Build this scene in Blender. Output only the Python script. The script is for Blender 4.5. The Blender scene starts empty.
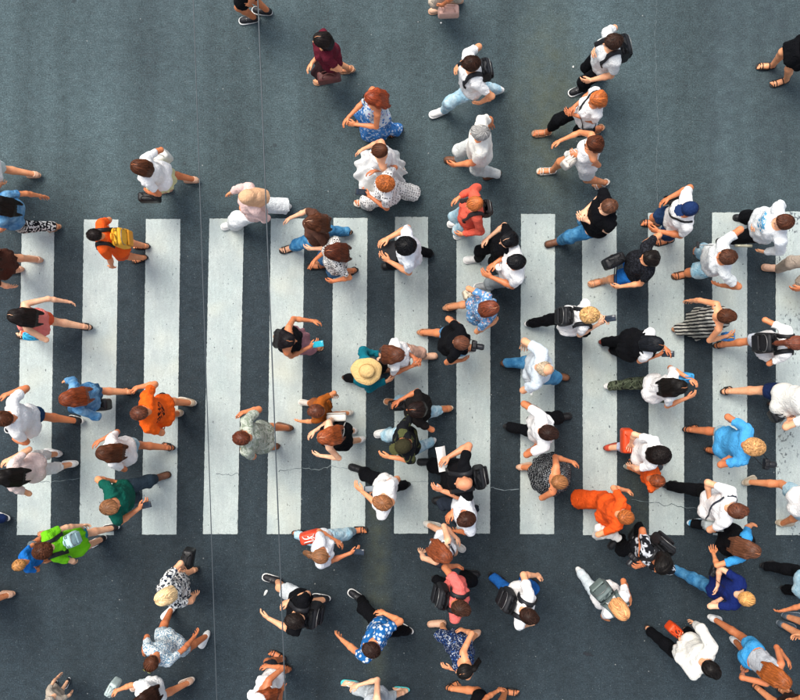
import bpy, bmesh, math, random
import numpy as np
from mathutils import Vector, Matrix

# ------------------------------------------------------------------ camera, sky, sun, exposure
S = bpy.context.scene
COL = S.collection
CAM_H, FPX, CX, CY = 12.7, 968.0, 400.0, 350.0      # camera height and focal length in photo pixels
cam = bpy.data.cameras.new('camera')
cam.sensor_fit = 'HORIZONTAL'; cam.sensor_width = 36.0
cam.lens = 36.0 * FPX / 800.0
cam.clip_start = 0.1; cam.clip_end = 2000.0
camo = bpy.data.objects.new('camera', cam); COL.objects.link(camo)
camo.location = (0, 0, CAM_H); camo.rotation_euler = (0, 0, 0)
S.camera = camo

SUN_EL, SUN_AZ = math.radians(62), math.radians(-38)     # azimuth from +Y, clockwise
w = bpy.data.worlds.new('World'); S.world = w; w.use_nodes = True
wn = w.node_tree.nodes; wl = w.node_tree.links
bgn = wn['Background']
sky = wn.new('ShaderNodeTexSky'); sky.sky_type = 'NISHITA'; sky.sun_disc = False
sky.sun_elevation = SUN_EL; sky.sun_rotation = SUN_AZ
sky.air_density = 1.0; sky.dust_density = 2.5; sky.ozone_density = 1.0
hs_ = wn.new('ShaderNodeHueSaturation'); hs_.inputs['Saturation'].default_value = 0.55      # thin cloud cover
wl.new(sky.outputs[0], hs_.inputs['Color']); wl.new(hs_.outputs[0], bgn.inputs[0]); bgn.inputs[1].default_value = 0.10
sl = bpy.data.lights.new('sun', 'SUN'); sl.energy = 1.5; sl.angle = math.radians(32); sl.color = (1.0, 0.93, 0.84)
slo = bpy.data.objects.new('sun', sl); COL.objects.link(slo)
sd = Vector((math.sin(SUN_AZ) * math.cos(SUN_EL), math.cos(SUN_AZ) * math.cos(SUN_EL), math.sin(SUN_EL)))
slo.rotation_euler = sd.to_track_quat('Z', 'Y').to_euler(); slo.location = sd * 30
S.view_settings.view_transform = 'Standard'; S.view_settings.look = 'None'
S.view_settings.exposure = 1.2; S.view_settings.gamma = 1.0; S.view_settings.use_curve_mapping = False

def wpt(px, py, z=0.0):
    k = (CAM_H - z) / FPX
    return np.array([(px - CX) * k, (CY - py) * k, z])

# ------------------------------------------------------------------ materials
def lin(h):
    h = h.lstrip('#'); v = [int(h[i:i + 2], 16) / 255 for i in (0, 2, 4)]
    return tuple(((c / 12.92) if c <= 0.04045 else ((c + 0.055) / 1.055) ** 2.4) for c in v) + (1.0,)
MATS = {}
class NT:
    def __init__(s, name):
        s.m = bpy.data.materials.new(name); s.m.use_nodes = True
        s.n = s.m.node_tree.nodes; s.l = s.m.node_tree.links; s.b = s.n['Principled BSDF']
        s.tc = None
    def co(s):
        if not s.tc: s.tc = s.n.new('ShaderNodeTexCoord')
        return s.tc.outputs['Object']
    def node(s, t, **kw):
        n = s.n.new(t)
        for k, v in kw.items():
            if hasattr(n, k): setattr(n, k, v)
        return n
    def noise(s, scale, detail=3, rough=0.55, vec=None, dist=0.0):
        n = s.n.new('ShaderNodeTexNoise'); n.inputs['Scale'].default_value = scale
        n.inputs['Detail'].default_value = detail; n.inputs['Roughness'].default_value = rough
        n.inputs['Distortion'].default_value = dist
        s.l.new(vec if vec else s.co(), n.inputs['Vector']); return n.outputs['Fac']
    def voro(s, scale, feature='F1', out='Distance', vec=None, rnd=1.0):
        n = s.n.new('ShaderNodeTexVoronoi'); n.feature = feature
        n.inputs['Scale'].default_value = scale; n.inputs['Randomness'].default_value = rnd
        s.l.new(vec if vec else s.co(), n.inputs['Vector']); return n.outputs[out]
    def ramp(s, fac, stops, interp='LINEAR'):
        n = s.n.new('ShaderNodeValToRGB'); n.color_ramp.interpolation = interp
        e = n.color_ramp.elements
        while len(e) < len(stops): e.new(0.5)
        for i, (p, c) in enumerate(stops):
            e[i].position = p; e[i].color = c if not isinstance(c, (int, float)) else (c, c, c, 1)
        s.l.new(fac, n.inputs[0]); return n.outputs[0]
    def mix(s, fac, a, b, mode='MIX'):
        n = s.n.new('ShaderNodeMix'); n.data_type = 'RGBA'; n.blend_type = mode
        for k, v in ((0, fac), (6, a), (7, b)):
            if isinstance(v, bpy.types.NodeSocket): s.l.new(v, n.inputs[k])
            else: n.inputs[k].default_value = v
        return n.outputs[2]
    def math(s, op, a, b=0.0):
        n = s.n.new('ShaderNodeMath'); n.operation = op
        for k, v in ((0, a), (1, b)):
            if isinstance(v, bpy.types.NodeSocket): s.l.new(v, n.inputs[k])
            else: n.inputs[k].default_value = v
        return n.outputs[0]
    def mapping(s, scale=(1, 1, 1), rot=(0, 0, 0), loc=(0, 0, 0), vec=None):
        n = s.n.new('ShaderNodeMapping'); n.inputs['Scale'].default_value = scale
        n.inputs['Rotation'].default_value = rot; n.inputs['Location'].default_value = loc
        s.l.new(vec if vec else s.co(), n.inputs['Vector']); return n.outputs[0]
    def bump(s, h, strength, dist, prev=None):
        n = s.n.new('ShaderNodeBump'); n.inputs['Strength'].default_value = strength
        n.inputs['Distance'].default_value = dist; s.l.new(h, n.inputs['Height'])
        if prev: s.l.new(prev, n.inputs['Normal'])
        return n.outputs[0]
    def done(s, color, rough=0.8, normal=None, spec=0.3, sheen=0.0):
        b = s.b
        if isinstance(color, bpy.types.NodeSocket): s.l.new(color, b.inputs['Base Color'])
        else: b.inputs['Base Color'].default_value = color
        if isinstance(rough, bpy.types.NodeSocket): s.l.new(rough, b.inputs['Roughness'])
        else: b.inputs['Roughness'].default_value = rough
        if normal: s.l.new(normal, b.inputs['Normal'])
        b.inputs['Specular IOR Level'].default_value = spec
        b.inputs['Sheen Weight'].default_value = sheen
        return s.m

def cloth(c1, pat='plain', c2='202020', c3=None, scale=1.0):
    key = ('cloth', c1, pat, c2, c3, scale)
    if key in MATS: return MATS[key]
    t = NT('cloth_' + pat); a = lin(c1); b = lin(c2); c = lin(c3) if c3 else b
    if pat == 'plain': col = a
    elif pat == 'dots': col = t.ramp(t.voro(34 / scale, rnd=0.35), [(0.0, b), (0.30, b), (0.36, a)])
    elif pat == 'blotch':
        col = t.ramp(t.noise(26 / scale, 2, 0.5), [(0.0, a), (0.50, a), (0.54, b), (0.64, b), (0.68, c)])
    elif pat == 'floral':
        v = t.voro(20 / scale); k = t.voro(20 / scale, out='Color')
        sep = t.n.new('ShaderNodeSeparateColor'); t.l.new(k, sep.inputs[0])
        fl = t.ramp(sep.outputs[0], [(0.0, b), (0.5, c), (0.8, b)], 'CONSTANT')
        col = t.mix(t.ramp(v, [(0.34, 1.0), (0.44, 0.0)]), a, fl)
    elif pat == 'stripes':
        wv = t.n.new('ShaderNodeTexWave'); wv.bands_direction = 'X'; wv.inputs['Scale'].default_value = 7.5 / scale
        wv.inputs['Distortion'].default_value = 1.2; wv.inputs['Detail'].default_value = 1
        t.l.new(t.co(), wv.inputs[0]); col = t.ramp(wv.outputs['Fac'], [(0.40, a), (0.52, b)])
    elif pat == 'camo':
        col = t.ramp(t.noise(13 / scale, 2, 0.45, dist=0.6), [(0.0, a), (0.45, b), (0.57, c)], 'CONSTANT')
    elif pat == 'denim':
        f = t.noise(9, 4, 0.6); col = t.mix(t.ramp(f, [(0.38, 0.0), (0.68, 1.0)]), a, b)
        g = t.noise(420, 1, 0.5); col = t.mix(0.35, col, t.ramp(g, [(0.35, 0.72), (0.65, 1.0)]), 'MULTIPLY')
    elif pat == 'lace':
        d = t.voro(40 / scale, feature='DISTANCE_TO_EDGE'); col = t.ramp(d, [(0.04, a), (0.12, a), (0.2, b)])
    elif pat == 'print':
        # plain cloth with a printed patch on the back / chest
        m = t.mapping(scale=(7, 0.01, 9), loc=(0, 0, -11.6)); g = t.n.new('ShaderNodeTexGradient'); g.gradient_type = 'SPHERICAL'
        t.l.new(m, g.inputs[0]); k = t.math('MULTIPLY', t.ramp(g.outputs[1], [(0.05, 0.0), (0.15, 1.0)]), t.ramp(t.noise(30, 2), [(0.47, 0.0), (0.5, 1.0)]))
        col = t.mix(k, a, b)
    v = t.ramp(t.noise(7, 3, 0.6), [(0.3, 0.88), (0.7, 1.05)])
    col = t.mix(1.0, col, v, 'MULTIPLY')
    n1 = t.noise(11, 2, 0.5, vec=t.mapping(scale=(1.3, 1.3, 0.8)), dist=1.6)
    r1 = t.math('ABSOLUTE', t.math('SUBTRACT', n1, 0.5))          # crease lines
    wr = t.bump(r1, 0.5, -0.06)
    n2 = t.noise(30, 3, 0.6, vec=t.mapping(scale=(1, 1, 0.6)), dist=1.0)
    wr = t.bump(n2, 0.15, 0.01, wr)
    wv = t.bump(t.noise(520, 1, 0.5), 0.25, 0.002, wr)
    MATS[key] = t.done(col, 0.9, wv, 0.12, 0.0)
    return MATS[key]

def skin(c):
    key = ('skin', c)
    if key in MATS: return MATS[key]
    t = NT('skin'); a = lin(c)
    col = t.mix(t.ramp(t.noise(9, 4, 0.65), [(0.35, 0.0), (0.7, 0.75)]), a, (a[0] * 0.82, a[1] * 0.58, a[2] * 0.5, 1))
    col = t.mix(t.ramp(t.noise(70, 3, 0.7), [(0.5, 0.0), (0.75, 0.5)]), col, (a[0] * 0.7, a[1] * 0.5, a[2] * 0.42, 1))
    n = t.bump(t.noise(120, 3), 0.25, 0.003)
    t.b.inputs['Subsurface Weight'].default_value = 0.0
    MATS[key] = t.done(col, 0.48, n, 0.4); return MATS[key]

def hairmat(c):
    key = ('hair', c)
    if key in MATS: return MATS[key]
    t = NT('hair'); a = lin(c)
    at = t.n.new('ShaderNodeAttribute'); at.attribute_name = 'tint'
    v = t.ramp(at.outputs['Fac'], [(0.0, 0.5), (0.5, 1.05), (1.0, 1.9)])
    col = t.mix(1.0, a, v, 'MULTIPLY')
    stn = t.noise(1.0, 2, 0.6, vec=t.mapping(scale=(420, 60, 36)))      # single strands
    col = t.mix(1.0, col, t.ramp(stn, [(0.3, 0.45), (0.55, 1.0), (0.75, 1.9)]), 'MULTIPLY')
    n = t.bump(stn, 0.8, 0.006)
    MATS[key] = t.done(col, 0.48, n, 0.4); return MATS[key]

def hairmat(c):
    key = ('hair', c)
    if key in MATS: return MATS[key]
    t = NT('hair'); a = lin(c)
    at = t.n.new('ShaderNodeAttribute'); at.attribute_name = 'tint'
    v = t.ramp(at.outputs['Fac'], [(0.0, 0.5), (0.5, 1.05), (1.0, 1.9)])
    col = t.mix(1.0, a, v, 'MULTIPLY')
    t.b.inputs['Anisotropic'].default_value = 0.4
    n = t.bump(t.noise(140, 2, 0.6, vec=t.mapping(scale=(1, 0.35, 0.35))), 0.4, 0.004)
    MATS[key] = t.done(col, 0.4, n, 0.14 if sum(a[:3]) < 0.12 else 0.28); return MATS[key]

def solid(c, rough=0.5, metal=0.0, wear=0.15, name='material'):
    key = ('solid', c, rough, metal)
    if key in MATS: return MATS[key]
    t = NT(name); a = lin(c)
    v = t.ramp(t.noise(24, 4, 0.65), [(0.3, 1 - wear), (0.7, 1 + wear * 0.4)])
    col = t.mix(1.0, a, v, 'MULTIPLY')
    r = t.ramp(t.noise(40, 2), [(0.3, max(0.05, rough - 0.1)), (0.7, min(1.0, rough + 0.1))])
    t.b.inputs['Metallic'].default_value = metal
    n = t.bump(t.noise(90, 2), 0.12, 0.003)
    MATS[key] = t.done(col, r, n, 0.4); return MATS[key]

# ------------------------------------------------------------------ mesh helpers
def mk_mesh(name, V, F, smooth=True, tint=None):
    V = np.asarray(V, dtype=np.float32); F = np.asarray(F, dtype=np.int32)
    me = bpy.data.meshes.new(name)
    if len(F) == 0: return me
    n, k = F.shape
    me.vertices.add(len(V)); me.vertices.foreach_set('co', V.ravel())
    me.loops.add(n * k); me.loops.foreach_set('vertex_index', F.ravel())
    me.polygons.add(n)
    me.polygons.foreach_set('loop_start', np.arange(0, n * k, k, dtype=np.int32))
    me.polygons.foreach_set('use_smooth', np.full(n, smooth, dtype=bool))
    if tint is not None:
        at = me.attributes.new('tint', 'FLOAT', 'POINT'); at.data.foreach_set('value', np.asarray(tint, dtype=np.float32))
    me.update(calc_edges=True)
    return me

THIN = {'body': 0.55, 'shirt': 0.46, 'tank_top': 0.46, 'vest': 0.46, 'trousers': 0.6, 'shorts': 0.62, 'skirt': 0.65}
def link(name, me, mat=None, parent=None, mw=None, shared=False):
    o = bpy.data.objects.new(name, me); COL.objects.link(o)
    if parent: o.parent = parent
    if name in THIN and me is not None:
        dm = o.modifiers.new('thin', 'DECIMATE'); dm.ratio = THIN[name]
    if mw is not None: o.matrix_local = mw
    if mat and me is not None:
        if shared:
            if not me.materials: me.materials.append(None)
            o.material_slots[0].link = 'OBJECT'; o.material_slots[0].material = mat
        else:
            me.materials.append(mat)
    return o

def tag(o, label, cat=None, group=None, kind=None):
    if label: o['label'] = label
    if cat: o['category'] = cat
    if group: o['group'] = group
    if kind: o['kind'] = kind
    return o

def compact(V, F, keepF):
    F = F[keepF]; used = np.zeros(len(V), bool); used[F.ravel()] = True
    idx = np.cumsum(used) - 1
    return V[used], idx[F]

# ------------------------------------------------------------------ signed distance modelling
def rc(a, b, ra, rb): return ('c', np.array(a, float), np.array(b, float), ra, rb)
def el(c, r, R=None): return ('e', np.array(c, float), np.array(r, float) if hasattr(r, '__len__') else np.array([r] * 3, float), np.eye(3) if R is None else np.asarray(R, float))
def grow(p, t):
    if p[0] == 'c': return ('c', p[1], p[2], p[3] + t, p[4] + t)
    return ('e', p[1], p[2] + t, p[3])
def ev(p, P):
    if p[0] == 'c':
        a, b = p[1], p[2]; ba = b - a; L2 = max(float(ba @ ba), 1e-9)
        pa = P - a; h = np.clip(pa @ ba / L2, 0, 1)
        return np.sqrt(((pa - h[..., None] * ba) ** 2).sum(-1)) - (p[3] + (p[4] - p[3]) * h)
    q = (P - p[1]) @ p[3]
    k0 = np.sqrt(((q / p[2]) ** 2).sum(-1)); k1 = np.sqrt(((q / p[2] ** 2) ** 2).sum(-1))
    return k0 * (k0 - 1) / np.maximum(k1, 1e-6)
def bbox(p):
    if p[0] == 'c':
        r = max(p[3], p[4]); return np.minimum(p[1], p[2]) - r, np.maximum(p[1], p[2]) + r
    e = np.abs(p[3]) @ p[2]; return p[1] - e, p[1] + e
def smin(a, b, k):
    h = np.maximum(k - np.abs(a - b), 0) / k
    return np.minimum(a, b) - h * h * k * 0.25
def evall(prims, P, k=0.03):
    d = np.full(P.shape[:-1], 9.0)
    for p in prims: d = smin(d, ev(p, P), k)
    return d

class Field:
    def __init__(s, prims, vox, k=0.03, post=None, pad=0.0):
        lo = np.min([bbox(p)[0] for p in prims], 0) - 3 * vox - pad
        hi = np.max([bbox(p)[1] for p in prims], 0) + 3 * vox + pad
        n = np.ceil((hi - lo) / vox).astype(int) + 1
        F = np.full(n, 1.0, dtype=np.float64)
        ax = [lo[i] + vox * np.arange(n[i]) for i in range(3)]
        m = k + 3.5 * vox
        for p in prims:
            a, b = bbox(p)
            i0 = np.maximum(((a - m - lo) / vox).astype(int), 0); i1 = np.minimum(np.ceil((b + m - lo) / vox).astype(int) + 1, n)
            sl_ = tuple(slice(i0[i], i1[i]) for i in range(3))
            G = np.stack(np.meshgrid(*[ax[i][i0[i]:i1[i]] for i in range(3)], indexing='ij'), -1)
            F[sl_] = smin(F[sl_], ev(p, G), k)
        if post is not None:
            ii = np.nonzero(F < 0.06)
            P = np.stack([ax[i][ii[i]] for i in range(3)], -1)
            F[ii] = post(P, F[ii])
        s.F, s.lo, s.v, s.n = F, lo, vox, n
    def sample(s, P):
        ii = np.rint((P - s.lo) / s.v).astype(int)
        ok = ((ii >= 0) & (ii < s.n)).all(-1); ii = np.clip(ii, 0, s.n - 1)
        d = s.F[ii[..., 0], ii[..., 1], ii[..., 2]]
        return np.where(ok, d, 1.0)
    def mesh(s):
        F = s.F; ins = F < 0
        c = np.zeros(tuple(np.array(F.shape) - 1), np.int8)
        for dx in (0, 1):
            for dy in (0, 1):
                for dz in (0, 1):
                    c += ins[dx:F.shape[0] - 1 + dx, dy:F.shape[1] - 1 + dy, dz:F.shape[2] - 1 + dz]
        act = (c > 0) & (c < 8)
        ai = np.argwhere(act); N = len(ai)
        if N == 0: return np.zeros((0, 3)), np.zeros((0, 4), int)
        vid = np.full(act.shape, -1, np.int32); vid[act] = np.arange(N)
        acc = np.zeros((N, 3)); cnt = np.zeros(N)
        cor = [(a, b, d) for a in (0, 1) for b in (0, 1) for d in (0, 1)]
        val = {o: F[ai[:, 0] + o[0], ai[:, 1] + o[1], ai[:, 2] + o[2]] for o in cor}
        for o in cor:
            for axi in range(3):
                if o[axi] == 0:
                    q = list(o); q[axi] = 1; q = tuple(q)
                    a, b = val[o], val[q]; m = (a < 0) != (b < 0)
                    t = np.where(m, a / np.where(m, a - b, 1), 0)
                    pt = np.tile(np.array(o, float), (N, 1)); pt[:, axi] = t
                    acc[m] += pt[m]; cnt[m] += 1
        V = s.lo + s.v * (ai + acc / cnt[:, None])
        Fs = []
        for axi in range(3):
            A = np.take(ins, range(0, F.shape[axi] - 1), axi); B = np.take(ins, range(1, F.shape[axi]), axi)
            e = np.argwhere(A != B); u, v_ = [(1, 2), (2, 0), (0, 1)][axi]
            e = e[(e[:, u] > 0) & (e[:, v_] > 0) & (e[:, u] < act.shape[u]) & (e[:, v_] < act.shape[v_])]
            sgn = ins[tuple(e.T)]
            def g(du, dv):
                q = e.copy(); q[:, u] -= du; q[:, v_] -= dv
                return vid[tuple(q.T)]
            quad = np.stack([g(1, 1), g(0, 1), g(0, 0), g(1, 0)], 1)
            quad[~sgn] = quad[~sgn][:, ::-1]
            Fs.append(quad[(quad >= 0).all(1)])
        return V, np.concatenate(Fs)

def fold_noise(rng, freq):
    K = rng.normal(size=(5, 3)) * freq; ph = rng.uniform(0, 6.28, 5); K[:, 2] *= 0.3
    def f(P):
        w = 0.5 * np.sin(P[:, 2] * 11 + ph[0]) + 0.4 * np.sin(P[:, 0] * 13 + ph[1])
        return sum(np.sin(P @ K[i] + ph[i] + w * 1.5) for i in range(5)) / 5
    return f

def rotx(a): c, s = math.cos(a), math.sin(a); return np.array([[1, 0, 0], [0, c, -s], [0, s, c]])
def rotz(a): c, s = math.cos(a), math.sin(a); return np.array([[c, -s, 0], [s, c, 0], [0, 0, 1]])
def mat4(R, t, s=1.0):
    M = np.eye(4); M[:3, :3] = np.asarray(R) * s; M[:3, 3] = t; return Matrix(M.tolist())
def nrm(v): v = np.asarray(v, float); return v / max(np.linalg.norm(v), 1e-9)

def tube(path, rads, n=6, closed=False, flat=None):
    """swept tube; flat=(dir, ratio) makes a ribbon-like section"""
    path = np.asarray(path, float); m = len(path)
    if np.isscalar(rads): rads = np.full(m, rads)
    T = np.gradient(path, axis=0)
    if closed: T = np.roll(path, -1, 0) - np.roll(path, 1, 0)
    T /= np.maximum(np.linalg.norm(T, axis=1)[:, None], 1e-9)
    ref = np.array([0.31, 0.17, 0.93]) if flat is None else np.asarray(flat[0], float)
    U = np.broadcast_to(ref, T.shape) - (T @ ref if ref.ndim == 1 else (T * ref).sum(1))[:, None] * T
    U = U / np.maximum(np.linalg.norm(U, axis=1)[:, None], 1e-9); W = np.cross(T, U)
    q = 1.0 if flat is None else flat[1]
    V = []
    for j in range(n):
        a = 2 * math.pi * (j + 0.5) / n
        V.append(path + (U * math.cos(a) + W * math.sin(a) * q) * np.asarray(rads)[:, None])
    V = np.stack(V, 1).reshape(-1, 3); F = []
    for i in range(m if closed else m - 1):
        i2 = (i + 1) % m
        for j in range(n):
            j2 = (j + 1) % n; F.append((i * n + j, i * n + j2, i2 * n + j2, i2 * n + j))
    if not closed:
        for j in range(1, n - 1, 2):
            F.append((0, j + 1, j, 0) if False else (0, min(j + 2, n - 1) if n % 2 == 0 else j + 1, j + 1, j))
            b = (m - 1) * n
            F.append((b, b + j, b + j + 1, b + (min(j + 2, n - 1) if n % 2 == 0 else j + 1)))
    return V, np.array(F, int)

def join(*parts):
    Vs, Fs, o = [], [], 0
    for V, F in parts:
        Vs.append(V); Fs.append(F + o); o += len(V)
    return np.concatenate(Vs), np.concatenate(Fs)

CACHE = {}
def rbox(name, sx, sy, sz, bev=0.02, seg=3, taper=0.0, bulge=0.0):
    key = ('rbox', name, sx, sy, sz, bev, taper, bulge)
    if key in CACHE: return CACHE[key]
    bm = bmesh.new(); bmesh.ops.create_cube(bm, size=1)
    for v in bm.verts:
        t = 1 - taper * (v.co.z + 0.5); v.co = Vector((v.co.x * sx * t, v.co.y * sy * t, v.co.z * sz))
    bmesh.ops.subdivide_edges(bm, edges=bm.edges[:], cuts=2, use_grid_fill=True)
    if bulge:
        for v in bm.verts:
            k = (1 - (2 * v.co.x / sx) ** 2 * 0.8) * (1 - (2 * v.co.z / sz) ** 2 * 0.8)
            v.co.y += math.copysign(bulge * max(k, 0), v.co.y) if abs(v.co.y) > sy * 0.2 else 0
    ed = [e for e in bm.edges if len(e.link_faces) == 2 and e.calc_face_angle() > 0.9]
    bmesh.ops.bevel(bm, geom=ed, offset=bev, segments=seg, profile=0.5, affect='EDGES')
    me = bpy.data.meshes.new(name); bm.to_mesh(me); bm.free()
    for p in me.polygons: p.use_smooth = True
    CACHE[key] = me; return me

# ------------------------------------------------------------------ body pieces in their own frames
_ev0 = ev
def kc(a, b, ra, rb): return ('k', np.array(a, float), np.array(b, float), ra, rb)   # cone with a flat far end
def ev(p, P):
    if p[0] != 'k': return _ev0(p, P)
    a, b = p[1], p[2]; ba = b - a; L = max(np.linalg.norm(ba), 1e-6); u = ba / L
    pa = P - a; t = pa @ u; tc = np.clip(t, 0, L * 1.3)
    d = np.sqrt(((pa - tc[..., None] * u) ** 2).sum(-1)) - (p[3] + (p[4] - p[3]) * tc / L)
    return np.maximum(d, t - L)
_bb0 = bbox
def bbox(p):
    if p[0] == 'k':
        r = max(p[3], p[4]) * 1.15; return np.minimum(p[1], p[2]) - r, np.maximum(p[1], p[2]) + r
    return _bb0(p)
_gr0 = grow
def grow(p, t):
    if p[0] == 'k': return ('k', p[1], p[2], p[3] + t, p[4] + t)
    return _gr0(p, t)

def hand_mesh(curl):
    key = ('hand', curl)
    if key in CACHE: return CACHE[key]
    pr = [rc((0, -0.03, 0), (0, 0.012, 0), 0.026, 0.025), el((0, 0.052, 0), (0.041, 0.05, 0.017))]
    for x, L, y0 in ((0.034, 0.070, 0.086), (0.0115, 0.080, 0.093), (-0.0115, 0.075, 0.090), (-0.034, 0.058, 0.080)):
        a = np.array((x, y0, 0)); c1, c2 = curl * 0.9, curl * 2.1
        sp = x * 6.5
        b = a + np.array((sp * L * 0.5, math.cos(c1) * L * 0.52, -math.sin(c1) * L * 0.52))
        c = b + np.array((sp * L * 0.3, math.cos(c2) * L * 0.5, -math.sin(c2) * L * 0.5))
        pr += [rc(a * np.array((1, 0.85, 1)), b, 0.0090, 0.0084), rc(b, c, 0.0084, 0.0070)]
    a = np.array((0.026, 0.022, -0.006)); b = np.array((0.056, 0.06, -0.014 - curl * 0.012)); c = np.array((0.062 - curl * 0.02, 0.092, -0.020 - curl * 0.03))
    pr += [rc(a, b, 0.014, 0.0105), rc(b, c, 0.0102, 0.0085)]
    CACHE[key] = Field(pr, 0.0068, 0.005).mesh(); return CACHE[key]

def foot_mesh():
    if 'foot' in CACHE: return CACHE['foot']
    pr = [rc((0, -0.025, 0.04), (0.0, 0.06, 0.042), 0.034, 0.034), rc((0, 0.05, 0.04), (0.004, 0.135, 0.028), 0.036, 0.030),
          rc((-0.018, 0.09, 0.028), (-0.02, 0.13, 0.024), 0.024, 0.02), rc((0, 0, 0.05), (0, -0.008, 0.115), 0.036, 0.034)]
    for i, x in enumerate((0.028, 0.009, -0.007, -0.021, -0.034)):
        pr.append(rc((x * 0.9, 0.13 - i * 0.005, 0.024), (x, 0.178 - i * 0.011, 0.021), 0.012, 0.0125 if i == 0 else 0.0092))
    CACHE['foot'] = Field(pr, 0.0102, 0.014, post=lambda P, d: np.maximum(d, 0.014 - P[:, 2])).mesh()
    return CACHE['foot']

def outline(wf, y0, y1, n=12, inset=0.0):
    ys = y0 + (y1 - y0) * (0.5 - 0.5 * np.cos(np.linspace(0.0, math.pi, n)))
    t = (ys - y0) / (y1 - y0)
    wv = wf * (0.72 + 0.28 * np.sin(np.clip((t - 0.1) * 1.6, 0, 1.6) * 1.2)) * np.sqrt(np.clip(1 - (2 * t - 1) ** 6, 0, 1)) + 0.002
    return np.concatenate([np.stack([wv, ys], 1), np.stack([-wv[::-1], ys[::-1]], 1)])

def sole_mesh(kind):
    key = ('sole', kind)
    if key in CACHE: return CACHE[key]
    th, wd, y0, y1 = {'sneaker': (0.030, 0.052, -0.068, 0.202), 'shoe': (0.018, 0.047, -0.062, 0.2), 'sandal': (0.014, 0.046, -0.064, 0.196)}[kind]
    o = outline(wd, y0, y1); n = len(o); o2 = o * np.array([0.93, 0.985])
    V = np.concatenate([np.c_[o2, np.full(n, 0.001)], np.c_[o, np.full(n, th * 0.35)], np.c_[o, np.full(n, th * 0.8)], np.c_[o2, np.full(n, th)],
                        [[0, 0.06, 0.001], [0, 0.06, th]]])
    F = []
    for L in range(3):
        for i in range(n):
            j = (i + 1) % n; F.append((L * n + i, L * n + j, (L + 1) * n + j, (L + 1) * n + i))
    h = n // 2
    for i in range(h - 1):
        F.append((i + 1, i, n - 1 - i, n - 2 - i)); F.append((3 * n + i, 3 * n + i + 1, 4 * n - 2 - i, 4 * n - 1 - i))
    CACHE[key] = mk_mesh('sole', V[:4 * n], np.array(F)); return CACHE[key]

def upper_mesh(kind):
    key = ('upper', kind)
    if key in CACHE: return CACHE[key]
    if kind in ('sneaker', 'shoe'):
        g = 0.003 if kind == 'sneaker' else 0.0
        pr = [rc((0, -0.022, 0.05), (0, 0.05, 0.052), 0.042 + g, 0.041 + g), rc((0, 0.05, 0.05), (0.003, 0.145, 0.032), 0.042 + g, 0.037 + g),
              kc((0, 0, 0.06), (0, -0.008, 0.105), 0.042, 0.041), rc((0.002, 0.12, 0.03), (0.002, 0.158, 0.028), 0.04, 0.032)]
        V, F = Field(pr, 0.0085, 0.02, post=lambda P, d: np.maximum(d, 0.012 - P[:, 2])).mesh()
        me = mk_mesh('upper', V, F)
    else:
        parts = []
        def arc(y, z, wd, hh, dy=0.0):
            a = np.linspace(0, math.pi, 11)
            return np.stack([wd * np.cos(a), np.full(11, y) + dy * np.sin(a), z + hh * np.sin(a)], 1)
        if kind == 'sandal':
            paths = [arc(0.115, 0.012, 0.046, 0.052), arc(0.145, 0.012, 0.046, 0.04), arc(0.02, 0.045, 0.042, 0.05, 0.02)]
            a = np.linspace(-0.3, math.pi + 0.3, 11); paths.append(np.stack([0.042 * np.cos(a), -0.02 - 0.042 * np.sin(a), np.full(11, 0.075)], 1))
            for sg in (-1, 1): paths += [np.array([(sg * 0.043, -0.03, 0.078), (sg * 0.0435, 0.02, 0.046), (sg * 0.045, 0.03, 0.01)]), np.array([(sg * 0.045, 0.015, 0.012), (sg * 0.047, 0.08, 0.012), (sg * 0.0465, 0.15, 0.012)])]
        else:   # flip flop
            t = np.linspace(0, 1, 7)
            one = [np.stack([s * 0.042 * (1 - t) + 0.008 * t, 0.05 + 0.1 * t, 0.012 + 0.064 * np.sin(np.pi * (0.15 + 0.85 * t)) * 0.9], 1) for s in (-1, 1)]
            paths = [np.concatenate([one[0], one[1][-2::-1]])]
        for q in paths: parts.append(tube(q, 0.009, 4, flat=((0, 1, 0.01), 0.35)))
        V, F = join(*parts); me = mk_mesh('strap', V, F)
    CACHE[key] = me; return me

def lace_mesh():
    if 'lace' not in CACHE:
        y = np.array([0.055, 0.07, 0.085, 0.1, 0.115]); P = []
        for i, yy in enumerate(y):
            sg = 1 if i % 2 else -1; z = 0.098 - (yy - 0.05) * 0.36
            P += [(sg * -0.02, yy, z - 0.006), (0, yy + 0.004, z + 0.001), (sg * 0.02, yy + 0.008, z - 0.007)]
        CACHE['lace'] = mk_mesh('laces', *tube(P, 0.0035, 5))
    return CACHE['lace']

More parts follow.
